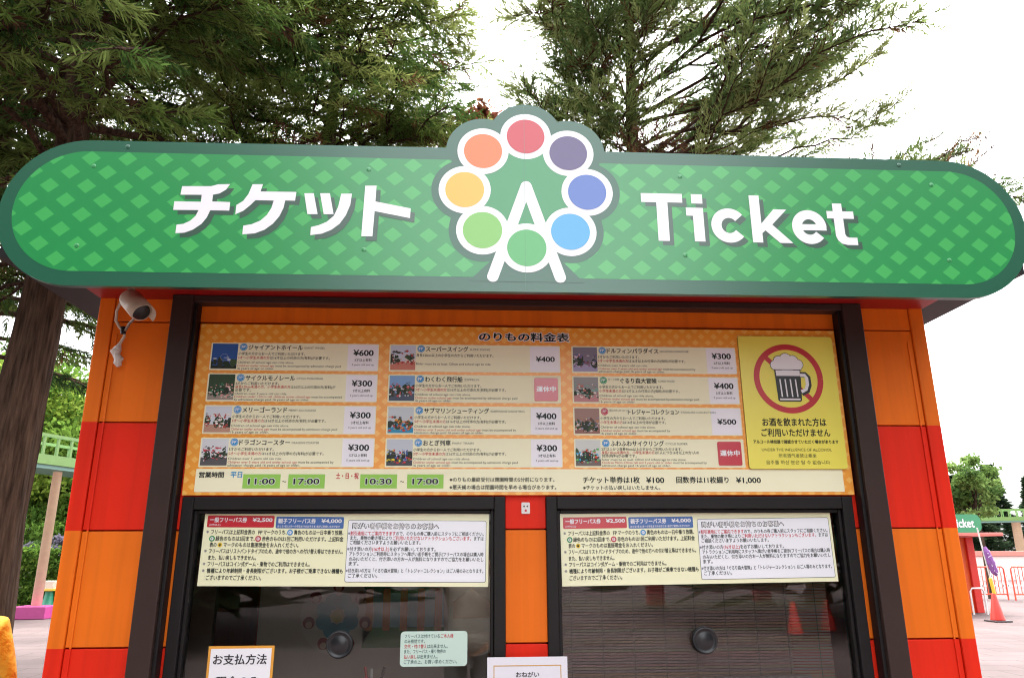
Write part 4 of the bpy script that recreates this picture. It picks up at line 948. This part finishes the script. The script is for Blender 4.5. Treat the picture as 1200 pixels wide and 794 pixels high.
q = MB(); q.tube([(11.50, 14.39, 1.60), (11.52, 14.38, 1.5), (11.58, 14.38, 1.25), (11.63, 14.38, 1.05), (11.66, 14.38, .98)], [.03, .06, .085, .075, .03], 10, lin(134, 84, 150), smooth=False)
rr = random.Random(3)
for i in range(26):
    u = rr.random(); p = Vector((11.51, 14.30, 1.52)).lerp(Vector((11.64, 14.30, 1.02)), u); q.lathe((p.x + rr.uniform(-.05, .05), 14.312 + .0, p.z), (0, -1, 0), [(0, .012), (.002, .012), (.0025, .004)], 8, lin(225, 215, 228))
q.build('banner_cloth', mat('banner_cloth', attr=True, rough=.8), o)
# orange barrier fences
def barrier(x, y, label):
    t = thing('barrier_fence', (x, y, 0), label, 'fence', 'orange barrier fences at the right')
    OR = lin(228, 84, 56)
    q = MB(); q.tube([(x, y, 0), (x, y, .95), (x + .06, y, 1.02), (x + 1.44, y, 1.02), (x + 1.5, y, .95), (x + 1.5, y, 0)], .024, 8, OR); q.tube([(x, y, .18), (x + 1.5, y, .18)], .02, 8, OR); q.build('frame', M_PAINT, t)
    q = MB()
    for i in range(1, 12): q.tube([(x + i * .125, y, .18), (x + i * .125, y, 1.02)], .011, 6, OR)
    q.build('bars', M_PAINT, t); return t
b0_ = barrier(15.6, 21.8, 'orange barrier fence panel behind the cone at the right edge')
for i in range(1, 4): b_ = copy_tree(b0_); b_.location.x += 1.56 * i; b_.location.y -= .25 * i
o = thing('white_fence', (18, 25.5, 0), 'white rail fence behind the orange barriers', 'fence')
q = MB()
for z_ in (.25, .6, .95): q.box(15, 30, 25.5, 25.54, z_, z_ + .05, lin(226, 222, 220))
for i in range(75): q.box(15 + i * .2, 15.03 + i * .2, 25.5, 25.53, .02, .95, lin(226, 222, 220))
q.build('rails', M_PAINT, o)
o = thing('pink_wall', (30, 38, 0), 'long low pink wall beyond the fences at right', 'wall')
q = MB(); q.box(22, 50, 38, 38.3, 0, 1.25, lin(226, 206, 200)); q.build('wall', M_PAINT, o); q = MB(); q.bbox(21.9, 50.1, 37.9, 38.4, 1.25, 1.5, .02, lin(206, 124, 112)); q.build('coping', M_PAINT, o)

# ------------------------------------------------------------------ behind the viewer: what the panes and the gloss mirror
for i, (x, y, sc, lab) in enumerate(((-5.8, -13.5, 1.9, 'left of the open gap'), (-9.2, -12.0, 2.1, 'second left of the open gap'), (-12.5, -11.5, 2.0, 'third left of the open gap'), (-16.5, -9, 2.1, 'farthest on the left'),
                                     (9.0, -14.5, 2.0, 'right of the open gap'), (12.6, -13, 2.1, 'second right of the open gap'), (16.0, -12, 1.95, 'third right of the open gap'), (20.0, -9, 2.1, 'farthest on the right'))):
    c = copy_tree(c0); c.location = (x, y, 0); c.scale = (sc * 1.9, sc * 1.5, sc * .88); c.rotation_euler.z = .2 * i  # unseen trees added and widened to darken the sign's reflection and screen skylight
    c['label'] = 'dark conifer added unseen behind the viewer to dim the sign reflection, ' + lab; c['group'] = 'conifers added behind the viewer as a light screen'
for i, (x, y, rz_, lab) in enumerate(((-7, -20, 200, 'tall cedar behind the viewer, back left of the gap'), (10.5, -21, 150, 'tall cedar behind the viewer, back right of the gap'))):
    c = copy_tree(cedarA); c.location = (x, y, 0); c.rotation_euler.z = R(rz_); c['label'] = lab
c2 = copy_tree(c1); c2.location = (5.93, -12.0, 0); c2['label'] = 'red traffic cone mirrored in the right window, left of its pair'
c3 = copy_tree(c1); c3.location = (6.85, -12.6, 0); c3['label'] = 'red traffic cone mirrored in the right window, right of its pair'
for x, y, lab in ((5.05, -19.3, 'slim red post mirrored in the right window near its middle'), (8.6, -20.6, 'slim red post mirrored in the right window near its right side')):
    t = thing('red_post', (x, y, 0), lab, 'post'); q = MB(); q.bbox(x - .22, x + .22, y - .22, y + .22, .1, 2.4, .01, lin(190, 40, 34)); q.build('shaft', M_PAINT, t); q = MB(); q.bbox(x - .3, x + .3, y - .3, y + .3, 0, .1, .01, lin(120, 110, 108)); q.build('base', M_PAINT, t)

# ------------------------------------------------------------------ people
def skin_mesh(name, chains, m, parent, level=2):
    """chains: [(points, radii)] - connected where points coincide; grown with a Skin modifier and baked"""
    bm = bmesh.new(); lay = bm.verts.layers.skin.verify(); idx = {}
    for pts, rad in chains:
        prev = None
        for i, (p, r_) in enumerate(zip(pts, rad)):
            key = tuple(round(c, 4) for c in p)
            if key not in idx:
                v = bm.verts.new(p); idx[key] = v; rx = r_ if isinstance(r_, tuple) else (r_, r_); v[lay].radius = rx
                if prev is None: v[lay].use_root = True
            v = idx[key]
            if prev is not None and bm.edges.get((prev, v)) is None: bm.edges.new((prev, v))
            prev = v
    me = bpy.data.meshes.new(name); bm.to_mesh(me); bm.free()
    ob = bpy.data.objects.new(name, me); COL.objects.link(ob)
    md = ob.modifiers.new('skin', 'SKIN'); md.use_smooth_shade = True
    ss = ob.modifiers.new('sub', 'SUBSURF'); ss.levels = ss.render_levels = level
    dg = bpy.context.evaluated_depsgraph_get(); me2 = bpy.data.meshes.new_from_object(ob.evaluated_get(dg))
    ob.modifiers.clear(); ob.data = me2; bpy.data.meshes.remove(me); me2.name = name
    me2.materials.clear(); me2.materials.append(m); me2.polygons.foreach_set('use_smooth', [True] * len(me2.polygons))
    ob.parent = parent; return ob
M_SKIN = mat('skin', lin(214, 164, 134), rough=.5); M_HAIR = mat('dark_hair', lin(40, 32, 30), rough=.5)
def person(loc, rotz, label, s, arms, top_mat, leg_mat, jack=1.0, hood=False):
    """figure facing +Y in its own space; s scales a 1.70 m body; arms: per side (elbow, wrist, palm tip)"""
    t = thing('person', loc, label, 'person'); t.rotation_euler.z = rotz
    V_ = lambda *p: (p[0] * s, p[1] * s, p[2] * s)
    hip, waist, chest, neck, head = V_(0, 0, .90), V_(0, .0, 1.05), V_(0, -.01, 1.28), V_(0, 0, 1.42), V_(0, .015, 1.47)
    ch = [([hip, waist, chest, neck, V_(0, .02, 1.50), V_(0, .035, 1.58), V_(0, .02, 1.655)], [(.13 * s, .10 * s), (.115 * s, .09 * s), (.14 * s, .10 * s), .055 * s, (.062 * s, .075 * s), (.078 * s, .095 * s), (.06 * s, .075 * s)])]
    for sg_ in (-1, 1):
        ch.append(([hip, V_(sg_ * .09, 0, .84), V_(sg_ * .10, .01, .47), V_(sg_ * .105, -.01, .09), V_(sg_ * .11, .10, .04)], [.1 * s, .078 * s, .052 * s, .036 * s, .036 * s]))
        e, w_, pt = arms[sg_]
        sh = V_(sg_ * .17, 0, 1.37); ch.append(([chest, sh, e, w_, pt], [.1 * s, .05 * s, .038 * s, .026 * s, (.036 * s, .016 * s)]))
        wv, pv = Vector(w_), Vector(pt); hd = (pv - wv).normalized(); sv = hd.cross(Vector((0, 1, .2))).normalized()
        for k in range(4):
            b_ = wv.lerp(pv, .8) + sv * (k - 1.5) * .019 * s; ln = (.07, .08, .075, .058)[k] * s; cu_ = Vector((0, .35, -.15))
            ch.append(([tuple(b_), tuple(b_ + hd * ln * .5), tuple(b_ + hd * ln * .8 + cu_ * ln * .25), tuple(b_ + hd * ln + cu_ * ln * .6)], [.009 * s, .0085 * s, .008 * s, .0065 * s]))
        b_ = wv.lerp(pv, .35) - sv * .028 * s * sg_
        ch.append(([tuple(b_), tuple(b_ - sv * sg_ * .025 * s + hd * .025 * s), tuple(b_ - sv * sg_ * .032 * s + hd * .055 * s)], [.011 * s, .0095 * s, .0075 * s]))
    # nose, ears
    ch.append(([V_(0, .10, 1.585), V_(0, .135, 1.572)], [.014 * s, .010 * s]))
    for sg_ in (-1, 1): ch.append(([V_(sg_ * .075, .03, 1.595), V_(sg_ * .086, .022, 1.57)], [.016 * s, .012 * s]))
    body_ = skin_mesh('body', ch, M_SKIN, t)
    q = MB()
    for sg_ in (-1, 1): q.lathe(V_(sg_ * .034, .112, 1.60), (sg_ * .2, 1, 0), [(-.004 * s, .0085 * s), (.002 * s, .007 * s), (.004 * s, .001)], 10, lin(40, 30, 28))
    q.tube([V_(-.022, .108, 1.541), V_(0, .116, 1.538), V_(.022, .108, 1.541)], [.002 * s, .005 * s, .002 * s], 6, lin(176, 104, 94))
    e_ = q.build('face', M_PAINT, None); e_.parent = t; e_.location = (0, 0, 0)
    hr = skin_mesh('hair', [([V_(0, -.035, 1.50), V_(0, -.03, 1.58), V_(0, -.005, 1.665), V_(0, .05, 1.69)], [(.075 * s, .07 * s), (.092 * s, .085 * s), (.085 * s, .085 * s), (.06 * s, .04 * s)])], M_HAIR, t)
    jk = [([V_(0, 0, .80), waist, V_(0, -.005, 1.2), V_(0, 0, 1.36), V_(0, 0, 1.44)], [(.165 * s * jack, .125 * s * jack), (.15 * s * jack, .115 * s * jack), (.165 * s * jack, .12 * s * jack), (.12 * s * jack, .085 * s), (.066 * s, .066 * s)])]
    for sg_ in (-1, 1):
        e, w_, pt = arms[sg_]; sh = V_(sg_ * .175, 0, 1.365)
        wq = tuple(Vector(e).lerp(Vector(w_), .93)); mid = tuple(Vector(e).lerp(Vector(w_), .45)); up_ = tuple(Vector(sh).lerp(Vector(e), .5))
        jk.append(([V_(0, 0, 1.36), sh, up_, e, mid, wq], [.1 * s, .075 * s * jack, .07 * s * jack, .06 * s * jack, .054 * s * jack, .046 * s * jack]))
    skin_mesh('jacket', jk, top_mat, t)
    skin_mesh('trousers', [([V_(0, 0, .93), V_(sg_ * .09, 0, .82), V_(sg_ * .10, .01, .47), V_(sg_ * .105, -.01, .10)], [.125 * s, .098 * s, .072 * s, .062 * s]) for sg_ in (-1, 1)], leg_mat, t)
    for sg_ in (-1, 1): skin_mesh('shoe', [([V_(sg_ * .105, -.05, .05), V_(sg_ * .108, .05, .045), V_(sg_ * .112, .15, .035)], [.047 * s, .047 * s, .036 * s])], M_PLASTIC, t)
    return t
def cloth(name, c, fold=.5):
    m = mat(name, c, rough=.75, noise=.12, nscale=7, bump=fold, bscale=9); m.node_tree.nodes['Bump'].inputs['Distance'].default_value = .03; return m
S1 = .90
def sc3(p, s): return tuple(c * s for c in p)
relax = {k: (sc3((k * .235, -.03, 1.10), S1), sc3((k * .25, .05, .87), S1), sc3((k * .25, .08, .79), S1)) for k in (-1, 1)}
yp = person((-2.105, .42, 0), R(200), 'person in a puffy yellow jacket at the left edge of the picture', S1, relax, cloth('yellow_jacket', lin(206, 160, 36), 1.0), cloth('dark_trousers', lin(60, 62, 74)), 1.12)
# the photographer, mirrored in the left window
S2 = .985
hold = {-1: ((-.27, .14, 1.30), (-.13, .30, 1.43), (-.075, .335, 1.475)), 1: ((.27, .14, 1.30), (.13, .30, 1.43), (.075, .335, 1.475))}
stripe = mat('striped_shirt', lin(220, 214, 208), rough=.8)
person((-.188, -3.02, 0), 0, 'person in a pale cardigan holding up a phone, mirrored in the left window', S2, hold, cloth('pale_cardigan', lin(206, 196, 182), .6), cloth('grey_skirt_trousers', lin(110, 104, 104)), 1.05)
o = thing('smartphone', (-.188, -2.655, 1.5), 'dark smartphone held up by the mirrored person', 'phone')
q = MB(); q.bbox(-.265, -.111, -2.662, -2.652, 1.462, 1.538, .003, lin(40, 42, 46)); q.build('phone_case', M_PLASTIC, o)
